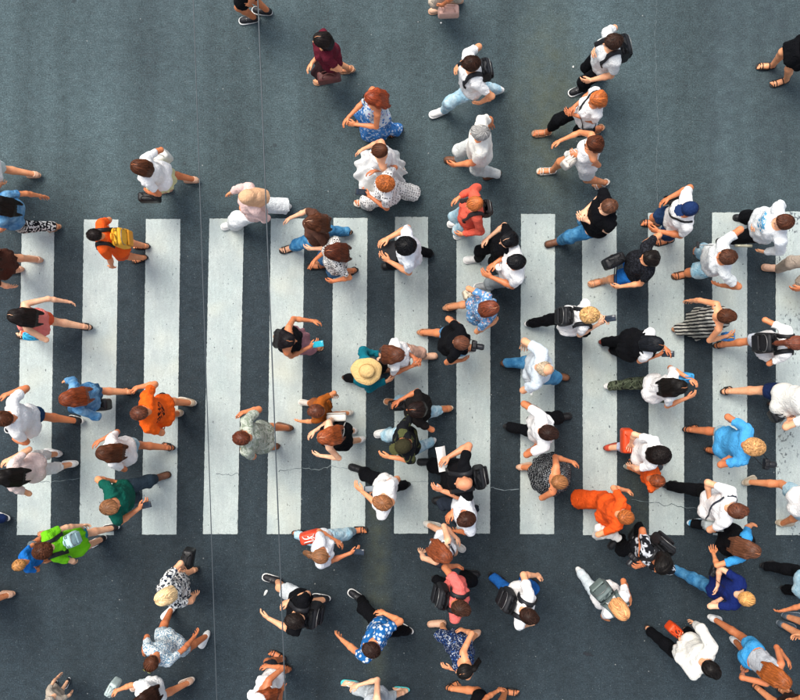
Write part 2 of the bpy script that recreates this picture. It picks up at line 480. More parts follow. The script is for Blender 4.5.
HEADP = [el((0, -0.008, 0.022), (0.074, 0.094, 0.092)), el((0, 0.03, -0.035), (0.057, 0.062, 0.076)), el((0, 0.047, -0.078), (0.036, 0.036, 0.03)),
         rc((0, 0.088, 0.006), (0, 0.107, -0.026), 0.009, 0.0135), el((0.076, -0.008, -0.012), (0.011, 0.02, 0.031)), el((-0.076, -0.008, -0.012), (0.011, 0.02, 0.031)),
         el((0.028, 0.08, 0.016), (0.025, 0.012, 0.008)), el((-0.028, 0.08, 0.016), (0.025, 0.012, 0.008)), el((0, 0.086, -0.058), (0.024, 0.012, 0.011)),
         rc((0, -0.022, -0.05), (0, -0.034, -0.15), 0.05, 0.052)]
def head_mesh():
    if 'head' not in CACHE: CACHE['head'] = Field(HEADP, 0.0102, 0.016).mesh()
    return CACHE['head']
def small_el(name, r):
    key = ('sel', name)
    if key not in CACHE:
        bm = bmesh.new(); bmesh.ops.create_uvsphere(bm, u_segments=10, v_segments=6, radius=1)
        for v in bm.verts: v.co = Vector((v.co.x * r[0], v.co.y * r[1], v.co.z * r[2]))
        me = bpy.data.meshes.new(name); bm.to_mesh(me); bm.free()
        for p in me.polygons: p.use_smooth = True
        CACHE[key] = me
    return CACHE[key]

SK = HEADP[0]
def hair_mesh(style, seed=0):
    key = ('hair', style, seed)
    if key in CACHE: return CACHE[key]
    rng = np.random.default_rng(hash_s(style) + seed * 77)
    g = {'crew': 0.007, 'short': 0.012, 'spiky': 0.03, 'receding': 0.007, 'curly': 0.018, 'bigcurly': 0.028, 'bob': 0.014, 'long': 0.013, 'bun': 0.014, 'pony': 0.013}[style]
    pr = [grow(SK, g)]; low = -0.072
    if style == 'short': pr.append(el((0.012 * (1 if seed % 2 else -1), 0.055, 0.085), (0.05, 0.04, 0.026)))
    if style == 'spiky': pr += [el((0, -0.02, 0.085), (0.088, 0.1, 0.06))]
    if style in ('curly', 'bigcurly'): pr += [el((0, -0.03, 0.0), (0.092 + (g - 0.018) * 1.2, 0.1, 0.105))]; low = -0.12
    if style == 'bigcurly': pr += [el((0, -0.075, -0.09), (0.108, 0.07, 0.13))]; low = -0.24
    if style == 'bob':
        pr += [rc((s * 0.066, -0.02, 0), (s * 0.072, -0.02, -0.12), 0.027, 0.024) for s in (-1, 1)] + [rc((0, -0.075, 0), (0, -0.085, -0.13), 0.055, 0.05),
               rc((0.045, -0.065, 0), (0.05, -0.07, -0.13), 0.05, 0.045), rc((-0.045, -0.065, 0), (-0.05, -0.07, -0.13), 0.05, 0.045)]; low = -0.17
    if style == 'long':
        f = 1 if seed % 2 == 0 else 1.25
        pr += [rc((s * 0.066, -0.02, 0), (s * 0.078, -0.045, -0.17), 0.026, 0.024) for s in (-1, 1)]
        for x in (-0.07, -0.036, 0, 0.036, 0.07):
            e_ = -(0.33 + rng.uniform(-0.03, 0.03) - abs(x) * 0.7) * f
            pr += [rc((x, -0.07, 0), (x * 1.1, -0.125, -0.16), 0.045, 0.036), rc((x * 1.1, -0.125, -0.16), (x * 0.95 + 0.008, -0.165, e_), 0.036, 0.014)]
        low = -0.6
    if style == 'bun': pr.append(el((0, -0.075, 0.085), (0.042, 0.042, 0.04)))
    if style == 'pony':
        pr += [rc((0, -0.09, 0.04), (0, -0.15, 0.02), 0.024, 0.032), rc((0, -0.15, 0.02), (0.01, -0.19, -0.13), 0.034, 0.03), rc((0.01, -0.19, -0.13), (0.02, -0.18, -0.24), 0.03, 0.012)]
        low = -0.6
    def keep(P):   # positive outside the hair region (face and nape)
        lf = 0.02 if style != 'receding' else -0.045
        front = -(-0.75 * P[:, 1] + 0.66 * P[:, 2] + lf)
        if style == 'receding':     # bare crown, hair round the sides and back
            front = np.maximum(-(-0.75 * P[:, 1] + 0.66 * P[:, 2] + 0.02), -(np.sqrt((P[:, 0] * 1.05) ** 2 + (P[:, 1] - 0.02) ** 2) - 0.072))
        if style in ('bob', 'long', 'curly', 'bigcurly'):
            front = np.minimum(front, np.maximum(-(np.abs(P[:, 0]) - 0.055), P[:, 1] - 0.045))
        return np.maximum(front, low - P[:, 2])
    amp = {'curly': 0.009, 'bigcurly': 0.013, 'spiky': 0.009}.get(style, 0.0045); nz = fold_noise(rng, 60 if 'curly' in style or style == 'spiky' else 40)
    V, F = Field(pr, 0.0098, 0.022, post=lambda P, d: np.maximum(d + amp * nz(P), keep(P)), pad=0.015).mesh()
    tint = np.full(len(V), 0.3)
    # locks combed over the surface
    N = {'crew': 520, 'receding': 260, 'curly': 700, 'bigcurly': 900, 'long': 700, 'bob': 620}.get(style, 560)
    st = {'crew': 5, 'receding': 4, 'short': 6, 'spiky': 5, 'curly': 6, 'bigcurly': 7, 'long': 20, 'bob': 12, 'pony': 9, 'bun': 9}[style]
    step = 0.017 if style not in ('curly', 'bigcurly', 'crew') else 0.012
    P = rng.normal(size=(N * 3, 3)); P /= np.linalg.norm(P, axis=1)[:, None]; P[:, 2] = np.abs(P[:, 2]) * 1.0 - 0.25
    P = np.array((0, -0.01, 0.02)) + P * 0.13
    def d_(Q): return evall(pr, Q, 0.022)
    def proj(Q, off):
        for _ in range(3):
            d = d_(Q); e = 0.002
            G = np.stack([d_(Q + np.eye(3)[i] * e) - d for i in range(3)], 1); G /= np.maximum(np.linalg.norm(G, axis=1)[:, None], 1e-9)
            Q = Q - G * (d - off)[:, None]
        return Q, G
    P, G = proj(P, 0.002); kp = keep(P) < -0.004; P, G = P[kp][:N], G[kp][:N]; M = len(P)
    off = rng.uniform(-0.002, 0.006, M) + {'curly': 0.006, 'bigcurly': 0.008, 'spiky': 0.006, 'short': 0.002}.get(style, 0)
    crown = np.array((0.012, -0.05, 0.12)); knot = {'bun': np.array((0, -0.075, 0.085)), 'pony': np.array((0, -0.1, 0.045))}.get(style)
    paths = [P]; Q = P; alive = np.ones(M, bool); jit = rng.normal(size=(M, 3)) * 0.35; ph = rng.uniform(0, 6.28, M)
    for k in range(st):
        if knot is not None and style == 'bun': t = knot - Q
        elif knot is not None:
            t = np.where((Q[:, 1] > -0.11)[:, None], knot + np.array((0, -0.03, 0)) - Q, np.array((0.02, -0.12, -1.0)))
        elif style in ('long', 'bob'):
            t = np.stack([np.sign(Q[:, 0]) * 0.5 * (Q[:, 2] > 0.03), np.where(Q[:, 2] > -0.02, -0.75, -0.15), np.where(Q[:, 2] > 0.05, -0.35, -1.1)], 1)
        else:
            r_ = Q - crown; t = r_ / np.maximum(np.linalg.norm(r_, axis=1)[:, None], 1e-3) + 0.35 * np.cross(r_ * 6, (0, 0, 1)); t[:, 2] -= 0.15
        t = t / np.maximum(np.linalg.norm(t, axis=1)[:, None], 1e-6) + jit * (1.0 if style in ('short', 'spiky', 'crew') else 0.45)
        if 'curly' in style: t += 1.4 * np.stack([np.sin(k * 1.6 + ph), np.cos(k * 1.6 + ph), np.sin(k * 1.1 + 2 * ph)], 1)
        t = t - (t * G).sum(1)[:, None] * G; t /= np.maximum(np.linalg.norm(t, axis=1)[:, None], 1e-6)
        Q2, G = proj(Q + t * step, off)
        alive &= keep(Q2) < 0.004
        Q = np.where(alive[:, None], Q2, Q); paths.append(Q)
    A = np.stack(paths, 1)          # M, st+1, 3
    wd = rng.uniform(0.002, 0.0056, M) * (1.25 if style in ('long', 'bob', 'bigcurly') else 1.0)
    prof = np.sin(np.linspace(0.35, math.pi - 0.12, st + 1)) ** 0.6
    tv = np.clip(rng.normal(0.5, 0.27, M), 0.0, 1)
    c0 = np.array((0, -0.03, 0.0)); Vs, Fs, Ts = [V], [F], [tint]; o = len(V)
    T = np.gradient(A, axis=1); T /= np.maximum(np.linalg.norm(T, axis=2)[..., None], 1e-6)
    O = A - c0; O = O - (O * T).sum(2)[..., None] * T; O /= np.maximum(np.linalg.norm(O, axis=2)[..., None], 1e-6)
    W = np.cross(T, O); wr = (wd[:, None] * prof[None])[..., None]
    ring = np.stack([A + W * wr, A + O * wr * 0.9, A - W * wr], 2)        # M, s, 3, 3
    Vl = ring.reshape(-1, 3); nS = st + 1
    base = (np.arange(M)[:, None] * nS + np.arange(st)[None]) * 3
    for j in range(2):
        q = np.stack([base + j, base + j + 1, base + 3 + j + 1, base + 3 + j], -1).reshape(-1, 4); Fs.append(q + o)
    Vs.append(Vl); Ts.append(np.repeat(tv, nS * 3))
    CACHE[key] = mk_mesh('hair', np.concatenate(Vs), np.concatenate(Fs), tint=np.concatenate(Ts)); return CACHE[key]

def hash_s(s): return sum((i + 1) * ord(c) for i, c in enumerate(s))

def hat_meshes(kind):
    key = ('hat', kind)
    if key in CACHE: return CACHE[key]
    prof = {'sunhat': [(0.0, 0.135), (0.05, 0.13), (0.082, 0.105), (0.093, 0.05), (0.097, 0.035), (0.14, 0.022), (0.185, 0.006), (0.186, 0.001), (0.14, 0.016), (0.09, 0.03)],
            'cap': [(0.0, 0.137), (0.04, 0.132), (0.074, 0.108), (0.09, 0.065), (0.096, 0.02), (0.096, 0.0), (0.09, 0.0)]}[kind]
    n = 40; V = []; F = []
    rng = np.random.default_rng(5)
    for i, (r, z) in enumerate(prof):
        for j in range(n):
            a = 2 * math.pi * j / n; wob = 1 + (0.04 * math.sin(3 * a + 1) + 0.02 * math.sin(7 * a)) * (r > 0.12)
            V.append((r * math.cos(a) * 0.92 * wob, r * math.sin(a) * 1.06 * wob - 0.008, z + 0.008 * math.sin(2 * a + 0.5) * (r > 0.12)))
    for i in range(len(prof) - 1):
        for j in range(n):
            F.append((i * n + j, (i + 1) * n + j, (i + 1) * n + (j + 1) % n, i * n + (j + 1) % n))
    out = [mk_mesh('hat', V, np.array(F))]
    if kind == 'cap':
        pr = [el((0, 0.10, 0.022), (0.075, 0.075, 0.007), rotx(-0.18))]
        V, F = Field(pr, 0.006, 0.01, post=lambda P, d: np.maximum(d, 0.08 - P[:, 1] - 0.35 * P[:, 0] ** 2 * 10)).mesh()
        out.append(mk_mesh('peak', V, F))
    else:
        a = np.linspace(0, 2 * math.pi, 41)[:-1]
        V, F = tube(np.stack([0.0985 * np.cos(a) * 0.92, 0.0985 * np.sin(a) * 1.06 - 0.008, np.full(40, 0.046)], 1), 0.011, 6, True, ((0, 0, 1), 0.3))
        out.append(mk_mesh('band', V, F))
    CACHE[key] = out; return out

def glasses_mesh():
    if 'glasses' in CACHE: return CACHE['glasses']
    parts = []
    a = np.linspace(0, 2 * math.pi, 17)[:-1]
    for s in (-1, 1):
        parts.append(tube(np.stack([s * 0.034 + 0.026 * np.cos(a), np.full(16, 0.0) - 0.006 * np.cos(a) * s, 0.021 * np.sin(a)], 1), 0.003, 5, True))
        parts.append(tube([(s * 0.06, -0.006, 0.004), (s * 0.074, -0.05, 0.006), (s * 0.076, -0.11, 0.0), (s * 0.074, -0.13, -0.02)], 0.0025, 5))
    parts.append(tube([(-0.009, 0.0, 0.006), (0, 0.002, 0.009), (0.009, 0, 0.006)], 0.0025, 5))
    fr = mk_mesh('frame', *join(*parts))
    V, F = [], []
    for s in (-1, 1):
        o = len(V); V.append((s * 0.034, 0.004, 0)); b = [(s * 0.034 + 0.026 * math.cos(t), 0.0 - 0.006 * math.cos(t) * s, 0.021 * math.sin(t)) for t in a]
        V += b; m = len(b)
        for i in range(0, m, 2): F.append((o, o + 1 + i, o + 1 + (i + 1) % m, o + 1 + (i + 2) % m))
    CACHE['glasses'] = (fr, mk_mesh('lens', V, np.array(F))); return CACHE['glasses']

def ik(a, t, l1, l2, pole):
    v = t - a; d = np.linalg.norm(v); u = v / max(d, 1e-6); dm = min(max(d, abs(l1 - l2) + 0.02), (l1 + l2) * 0.992)
    t = a + u * dm; x = (l1 * l1 - l2 * l2 + dm * dm) / (2 * dm); h = math.sqrt(max(l1 * l1 - x * x, 0))
    p = np.asarray(pole, float); p = p - (p @ u) * u; p = nrm(p)
    return a + u * x + p * h, t

EYE = None
def eyemat():
    if 'eye' not in MATS:
        t = NT('eye'); s = t.n.new('ShaderNodeSeparateXYZ'); t.l.new(t.co(), s.inputs[0])
        col = t.ramp(s.outputs[1], [(0.0, (0.75, 0.72, 0.68, 1)), (0.0078, (0.75, 0.72, 0.68, 1)), (0.0088, (0.05, 0.03, 0.02, 1))])
        MATS['eye'] = t.done(col, 0.15)
    return MATS['eye']

rg = lambda v: 0.28 - np.abs(v) * 2.2      # ridged folds
PEOPLE = []
SKINS = ['e9a678', 'd98d5e', 'eeb48a', 'cc8054', 'e49a6a', 'f2c09a', 'd4885a']
def person(label, head, hd, sex='f', top=('tee', 'f2f0ea'), bot=('trousers', '22252a'), shoe=('sneaker', 'e8e8e6', 'e8e8e6'),
           hair=('long', '3a2418'), f=(), hands=(), h=None, w=1.0, over=None, acc=(), look=0.18, grip=0.45, skn=None, hat=None, shades=None, cat='person', group='pedestrians on the crossing'):
    pid = len(PEOPLE); far = not (10 < head[0] < 790 and 10 < head[1] < 690); rng = np.random.default_rng(1000 + pid)
    h = h or {'m': 1.77, 'f': 1.66, 'c': 1.22}[sex]
    h *= 1.0; s = h / 1.72; child = sex == 'c'
    th = math.radians(hd); fw = np.array([math.cos(th), math.sin(th)]); rt = np.array([math.sin(th), -math.cos(th)])
    hw = wpt(head[0], head[1], 0.94 * h)[:2]
    loc = lambda p: np.array([p @ rt, p @ fw])
    ft = [wpt(x, y, 0.05)[:2] for x, y in f]
    base = hw - fw * 0.05 * s
    if len(ft) == 2:
        mid = (ft[0] + ft[1]) / 2; dv = mid - base; dl = np.linalg.norm(dv)
        base = base + dv * min(0.45, 0.14 / max(dl, 1e-6))
    elif len(ft) == 1:
        base = base + (ft[0] - base) * 0.12
    H2 = loc(hw - base)                         # head position in body frame
    lean = H2                                   # (x, y)
    F2 = [loc(p - base) for p in ft]
    side = 0.075 * s
    if len(F2) == 0:
        st = rng.uniform(0.12, 0.24) * s; sg = rng.choice([-1, 1]); F2 = [np.array([-side, st * sg]), np.array([side, -st * sg])]
    elif len(F2) == 1:
        p = F2[0]; sg = -1 if p[0] < 0 else 1; F2 = [p, np.array([-sg * side, -p[1] * 0.6])]
    F2 = sorted(F2, key=lambda p: p[0])
    if F2[1][0] - F2[0][0] < 0.1 * s:
        c = (F2[0][0] + F2[1][0]) / 2; F2 = [np.array([c - 0.055 * s, F2[0][1]]), np.array([c + 0.055 * s, F2[1][1]])]
    hz = 0.528 * h; L1, L2 = 0.248 * h, 0.246 * h
    hipx = (0.088 if sex != 'f' else 0.085) * s * (0.6 + 0.4 * w)
    feet = []
    for i, p in enumerate(F2):
        sgn = -1 if i == 0 else 1
        d = p - np.array([sgn * hipx, 0]); dl = np.linalg.norm(d); rear = p[1] < -0.1 * s; mx = (0.56 if rear else 0.46) * s
        if dl > mx: p = np.array([sgn * hipx, 0]) + d * mx / dl
        toe = math.radians(8) * -sgn
        R = rotz(toe)
        fs = s if not child else s * 1.05
        org = np.array([p[0], p[1], 0]) - R @ np.array([0, 0.065 * fs, 0])
        if rear: a = -math.radians(min(12 + 70 * (-p[1] - 0.1), 40)); piv = np.array([0, 0.13 * fs, 0.0])
        elif p[1] > 0.16 * s: a = math.radians(min(25 * (p[1] - 0.1), 12)); piv = np.array([0, -0.05 * fs, 0.0])
        else: a = 0; piv = np.zeros(3)
        Rp = R @ rotx(a); o3 = org + R @ piv - Rp @ piv; o3[2] += 0.002
        feet.append((Rp, o3, fs, o3 + Rp @ np.array([0, -0.004, 0.088 * fs])))
    for i, (Rp, o3, fs, an) in enumerate(feet):
        sgn = -1 if i == 0 else 1; d = np.linalg.norm(an[:2] - np.array([sgn * hipx, 0]))
        hz = min(hz, an[2] + math.sqrt(max((0.985 * (L1 + L2)) ** 2 - d * d, 0.1)))
    drop = 0.528 * h - hz
    shz = 0.815 * h - drop; nkz = 0.845 * h - drop; hcz = 0.935 * h - drop
    fem = sex == 'f'; shx = (0.178 if sex == 'm' else 0.152 if fem else 0.155) * s * (0.75 + 0.25 * w)
    lx, ly = lean[0], lean[1] - 0.02 * s
    yaw = 0.30 * np.clip(F2[1][1] - F2[0][1], -0.6, 0.6)          # shoulders counter the legs
    Ry = rotz(yaw * -1 if True else yaw); Ry = rotz(-yaw * 0.6)
    def at(tt, x=0, y=0, dz=0):      # point along the spine, tt 0 pelvis .. 1 shoulders
        return np.array([lx * tt, ly * tt, hz + (shz - hz) * tt + dz]) + Ry @ np.array([x, y, 0]) * 1.0
    q = w
    torso = [el(at(0.06), (0.158 * s * q * (1.04 if fem else 1), 0.112 * s * q, 0.125 * s)),
             el(at(0.36, 0, 0.008 + 0.03 * (q - 1)), ((0.128 if fem else 0.146) * s * q, 0.10 * s * (q * 1.3 - 0.3), 0.15 * s)),
             el(at(0.70, 0, 0.0), ((0.138 if fem else 0.162) * s * (0.5 + 0.5 * q), 0.107 * s * (0.4 + 0.6 * q), 0.175 * s), Ry)]
    shl = [at(1, -shx, -0.01), at(1, shx, -0.01)]
    girdle = [rc(at(0.985, -shx * 0.55, -0.012), at(0.985, shx * 0.55, -0.012), 0.064 * s, 0.064 * s)]
    traps = [rc(at(1.0, 0, -0.02, 0.03 * s), at(1, sg * shx * 0.75, -0.012, 0.002), 0.055 * s, 0.042 * s) for sg in (-1, 1)]
    if fem: bust = [el(at(0.66, sg * 0.062 * s, 0.088 * s * (0.5 + 0.5 * q)), 0.056 * s * (0.5 + 0.5 * q)) for sg in (-1, 1)]
    else: bust = [el(at(0.72, sg * 0.07 * s, 0.06 * s), (0.075 * s, 0.05 * s, 0.06 * s)) for sg in (-1, 1)]
    glute = [el(at(-0.05, sg * 0.072 * s * q, -0.058 * s), (0.085 * s * q, 0.08 * s * q, 0.095 * s)) for sg in (-1, 1)]
    legs = []; lw = (0.95 if not child else 0.9) * (0.5 + 0.5 * q)
    for i, (Rp, o3, fs, an) in enumerate(feet):
        sgn = -1 if i == 0 else 1; hip = np.array([sgn * hipx, 0, hz - 0.02 * s])
        kn, an2 = ik(hip, an, L1, L2, (sgn * 0.12, 1, 0.0))
        legs.append((hip, kn, an2))
    def legprims(i, g=0.0):
        hip, kn, an = legs[i]; cm = kn + (an - kn) * 0.32 + np.array([0, -0.012 * s, 0])
        return [rc(hip, kn, 0.085 * s * lw + g, 0.056 * s * lw + g), rc(kn, cm, 0.053 * s * lw + g, 0.055 * s * lw + g), rc(cm, an, 0.054 * s * lw + g, 0.036 * s + g)]
    # arms
    aw = (0.8 if fem else 0.93) * (0.6 + 0.4 * q) * (0.95 if child else 1); A1, A2 = 0.172 * h, 0.15 * h
    tgt = [None, None]
    hl = []
    for t in hands:
        p = loc(wpt(t[0], t[1], t[2] * s)[:2] - base); hl.append(np.array([p[0], p[1], t[2] * s - drop * 0.5]))
    if len(hl) == 1: tgt[0 if hl[0][0] < lx * 0.8 else 1] = hl[0]
    elif len(hl) == 2: hl.sort(key=lambda p: p[0]); tgt = hl
    arms = []
    for i in (0, 1):
        sgn = -1 if i == 0 else 1; sh = shl[i]
        if tgt[i] is None:
            sw = -np.clip(F2[i][1], -0.35, 0.35) * 0.75 + rng.uniform(-0.04, 0.04)
            t = sh + np.array([sgn * 0.07 * s, sw + 0.05, -0.93 * (A1 + A2)])
        else:
            t = tgt[i].copy(); v = t - sh          # hand centre -> wrist
            t = t - nrm(v) * 0.06 * s
        ecl = nrm(np.array([sgn * 0.55, -0.9, -0.45]))
        eb, wr = ik(sh, t, A1, A2, ecl)
        arms.append((sh, eb, wr))
    def armprims(i, g=0.0):
        sh, eb, wr = arms[i]
        return [rc(sh, eb, 0.053 * s * aw + g, 0.04 * s * aw + g), rc(eb, eb + (wr - eb) * 0.3, 0.04 * s * aw + g, 0.041 * s * aw + g), rc(eb + (wr - eb) * 0.3, wr, 0.041 * s * aw + g, 0.027 * s * aw + g)]
    hs = s * 0.95 if not child else s * 1.17
    hc = np.array([H2[0], H2[1], hcz]) ; Rh = rotz(rng.uniform(-0.15, 0.15)) @ rotx(-look)
    neck = [rc(at(1.0, 0, -0.012, 0.0), hc + Rh @ np.array([0, -0.022, -0.055]) * hs, 0.056 * s * (1 if not fem else 0.88), 0.05 * s * (1 if not fem else 0.88))]
    body_pr = torso + girdle + traps + bust + glute + neck + armprims(0) + armprims(1) + legprims(0) + legprims(1)
    # ---- root
    root = bpy.data.objects.new('person', None); COL.objects.link(root)
    root.empty_display_size = 0.3
    M = np.eye(4); M[:2, 0] = rt; M[:2, 1] = fw; M[0, 3], M[1, 3] = base
    root.matrix_world = Matrix(M.tolist())
    tag(root, label, cat, group)
    W3 = lambda p: (np.array([*(base + rt * p[0] + fw * p[1]), p[2]]))
    # ---- garments
    flds = []
    def neckcut(r, dz=0.0):
        c = at(1.0, 0, 0.03 * s, 0.06 * s + dz)
        return lambda P: -_ev0(el(c, r), P)
    def garment_top(spec, extra=0.0, name=None):
        kind, mt = spec[0], spec[1]
        g = 0.0105 * s + extra
        pr = [grow(p, g) for p in torso + bust]; pr += [grow(p, g * 1.15) for p in glute]; pr[0] = grow(torso[0], g * 1.5)
        pr += [rc(at(0.75, 0, 0.0), at(0.0, 0, 0.01), 0.105 * s * q + g, 0.118 * s * q + g)]
        hp_ = [legs[i][0] for i in (0, 1)]; pr.append(rc(hp_[0], hp_[1], 0.088 * s * lw + 0.021 + g * 0.5, 0.088 * s * lw + 0.021 + g * 0.5))
        if kind in ('tee', 'long'):
            pr += [grow(p, g) for p in girdle + traps]
            for i in (0, 1):
                sh, eb, wr = arms[i]
                if kind == 'tee':
                    e = sh + (eb - sh) * 0.62
                    pr.append(kc(sh, e, 0.053 * s * aw + g * 0.8, 0.047 * s * aw + g * 0.85))
                else:
                    e = eb + (wr - eb) * 0.9
                    pr += [rc(sh, eb, 0.056 * s * aw + g, 0.046 * s * aw + g), kc(eb, e, 0.047 * s * aw + g, 0.034 * s * aw + g)]
        else:
            pr += [grow(rc(at(0.96, -shx * 0.45, -0.01), at(0.96, shx * 0.45, -0.01), 0.05 * s, 0.05 * s), g)]
            for sg in (-1, 1): pr.append(kc(at(0.8, sg * shx * 0.5, -0.02), at(1.05, sg * shx * 0.5, -0.012, 0.004), 0.05 * s, 0.045 * s + g))
        hem = hz - (0.075 if kind != 'crop' else -0.12) * s
        nr = {'tee': (0.078, 0.085, 0.085), 'long': (0.075, 0.08, 0.085)}.get(kind, (0.105, 0.11, 0.12))
        nc = neckcut(np.array(nr) * s); fz = fold_noise(rng, 30); fz2 = fold_noise(rng, 62)
        def post(P, d):
            d = d + 0.010 * rg(fz(P)) + 0.002 * rg(fz2(P))
            d = np.maximum(d, nc(P)); return np.maximum(d, hem + 0.01 * np.sin(P[:, 0] * 14 + pid) - P[:, 2])
        fl = Field(pr, (0.0118 if not far else 0.016) * max(s, 0.8), 0.036 * s, post, pad=0.012)
        V, Fc = fl.mesh(); o = link(name or {'tee': 'shirt', 'long': 'shirt', 'tank': 'tank_top', 'crop': 'tank_top'}[kind], mk_mesh('shirt', V, Fc), mt, root)
        fl.hem = hem; flds.append(fl); return pr, fl
    def garment_bottom(spec):
        kind, mt = spec[0], spec[1]; g = 0.010 * s; pr = [grow(torso[0], g * 0.7)] + [grow(p, g) for p in glute]
        wst = hz + 0.085 * s; hem = None; nm = 'trousers'; wide = spec[2] if len(spec) > 2 else 0.0
        if kind in ('trousers', 'capri', 'wide'):
            wide = max(wide, 0.05 if kind == 'wide' else 0.0)
            for i in (0, 1):
                hip, kn, an = legs[i]; e = an + (kn - an) * (-0.06 if kind != 'capri' else 0.38)
                pr += [rc(hip, kn, 0.085 * s * lw + g + 0.006, 0.056 * s * lw + g + 0.010 + wide * 0.5),
                       rc(kn, kn + (an - kn) * 0.34 + np.array([0, -0.012 * s, 0]), 0.056 * s * lw + g + 0.010 + wide * 0.5, 0.056 * s * lw + g + 0.008 + wide * 0.5),
                       kc(kn, e, 0.056 * s * lw + g + 0.010 + wide * 0.5, (0.043 if kind != 'capri' else 0.05) * s + g + 0.006 + wide)]
        elif kind == 'shorts':
            nm = 'shorts'
            for i in (0, 1):
                hip, kn, an = legs[i]; fr = spec[2] if len(spec) > 2 else 0.68; e = hip + (kn - hip) * fr
                pr.append(kc(hip, e, 0.086 * s * lw + g + 0.006, 0.083 * s * lw + g + 0.012))
        else:
            nm = 'skirt'; hem, R = {'skirt': (0.30 * h, 0.19 * s), 'mini': (0.36 * h, 0.19 * s), 'maxi': (0.09 * h, 0.24 * s), 'tulle': (0.17 * h, 0.36 * s), 'flare': (0.30 * h, 0.31 * s)}[kind]
            for i in (0, 1):
                hip, kn, an = legs[i]; pr.append(rc(hip, kn, 0.088 * s * lw + g + 0.012, 0.075 * s * lw + g + 0.012))
                if kind in ('maxi', 'tulle'): pr.append(rc(kn, an, 0.075 * s + g, 0.07 * s + g))
            lm = (legs[0][1] + legs[1][1]) / 2
            pr.append(rc((0, 0, hz + 0.0), (lm[0] * 0.7, lm[1] * 0.7 - 0.02, hem), 0.135 * s * q, R - 0.02))
        fz = fold_noise(rng, 30); fz2 = fold_noise(rng, 60); ph = rng.uniform(0, 6)
        def post(P, d):
            d = d + 0.009 * rg(fz(P)) + 0.003 * fz2(P)
            if hem is not None:
                an_ = np.arctan2(P[:, 1], P[:, 0]); k = np.clip((hz - P[:, 2]) / (hz - hem), 0, 1)
                npl = 11 if kind == 'tulle' else 9
                d = d + k * (0.03 if kind == 'tulle' else 0.012) * np.sin(an_ * npl + ph + 2 * np.sin(an_ * 2 + ph))
                d = np.maximum(d, hem - P[:, 2])
            else: d = np.maximum(d, 0.03 * s - P[:, 2])
            und = P[:, 2] > tf.hem + 0.022      # stays inside the shirt above its hem
            d[und] = np.maximum(d[und], tf.sample(P[und]) + 0.010)
            return np.maximum(d, P[:, 2] - wst)
        fl = Field(pr, (0.0152 if not far else 0.018) * max(s, 0.8), 0.03 * s, post, pad=0.02); V, Fc = fl.mesh()
        link(nm, mk_mesh(nm, V, Fc), mt, root); flds.append(fl)
    tp, tf = garment_top(top)
    garment_bottom(bot)
    if over: tp, tf = garment_top(over, 0.02, 'vest')
    # ---- skin
    V, Fc = Field(body_pr, (0.014 if not far else 0.017) * max(s, 0.85), 0.022 * s).mesh()
    hid = np.zeros(len(V), bool)
    for fl in flds: hid |= fl.sample(V) < -0.013
    parts = [compact(V, Fc, ~hid[Fc].all(1))]
    # slimmer, coarser inner body that carries on under the clothes
    parts.append(Field([grow(p, -0.007 * s) for p in body_pr], 0.034 * s, 0.03 * s).mesh())
    HV, HF = head_mesh(); parts.append((hc + (HV * hs) @ Rh.T, HF))
    hinfo = []
    for i in (0, 1):
        sh, eb, wr = arms[i]; sgn = -1 if i == 0 else 1
        y = nrm(wr - eb); gr = grip if tgt[i] is not None else 0.32
        if tgt[i] is None: y = nrm(y + np.array([0, 0, -0.25]))
        n = nrm(np.array([-sgn * 0.8, -0.1, -0.55 if abs(y[2]) < 0.8 else 0.0])); z = -n; z = nrm(z - (z @ y) * y); x = np.cross(y, z)
        R = np.stack([x, y, z], 1); HVv, HFf = hand_mesh(gr); hv = HVv * (s * (0.92 if fem else 1.0) * (1.05 if child else 1))
        if i == 1: hv = hv * np.array([-1, 1, 1]); HFf = HFf[:, ::-1]
        parts.append((wr + hv @ R.T, HFf)); hinfo.append((wr + y * 0.075 * s, R))
    bare = shoe[0] in ('sandal', 'flipflop')
    if bare:
        for i, (Rp, o3, fs, an) in enumerate(feet):
            fv, ff = foot_mesh(); fv = fv * fs
            if i == 1: fv = fv * np.array([-1, 1, 1]); ff = ff[:, ::-1]
            parts.append((o3 + fv @ Rp.T, ff))
    sk = skin(skn or SKINS[pid % len(SKINS)])
    link('body', mk_mesh('body', *join(*parts)), sk, root)
    # ---- shoes
    for i, (Rp, o3, fs, an) in enumerate(feet):
        kk = {'sneaker': 'sneaker', 'shoe': 'shoe', 'sandal': 'sandal', 'flipflop': 'flipflop'}[shoe[0]]
        so = link('shoe' if not bare else 'sandal', upper_mesh(kk), solid(shoe[1], 0.6, name='shoe_leather'), root, mat4(Rp, o3, fs), shared=True)
        if kk == 'sneaker': link('laces', lace_mesh(), solid('dcdcd8' if shoe[1] < '8' else 'b8b8b4', 0.8, name='lace'), so, shared=True)
        link('sole', sole_mesh('sandal' if bare else kk), solid(shoe[2], 0.7, name='sole_rubber'), so, shared=True)
    # ---- head details
    HM = mat4(Rh, hc, hs)
    for sg in (-1, 1):
        link('eye', small_el('eye', (0.0115, 0.0105, 0.0105)), eyemat(), root, HM @ Matrix.Translation((sg * 0.029, 0.078, 0.001)), shared=True)
    link('mouth', small_el('mouth', (0.022, 0.008, 0.0075)), solid('b0584c', 0.4, name='lips'), root, HM @ Matrix.Translation((0, 0.092, -0.056)), shared=True)
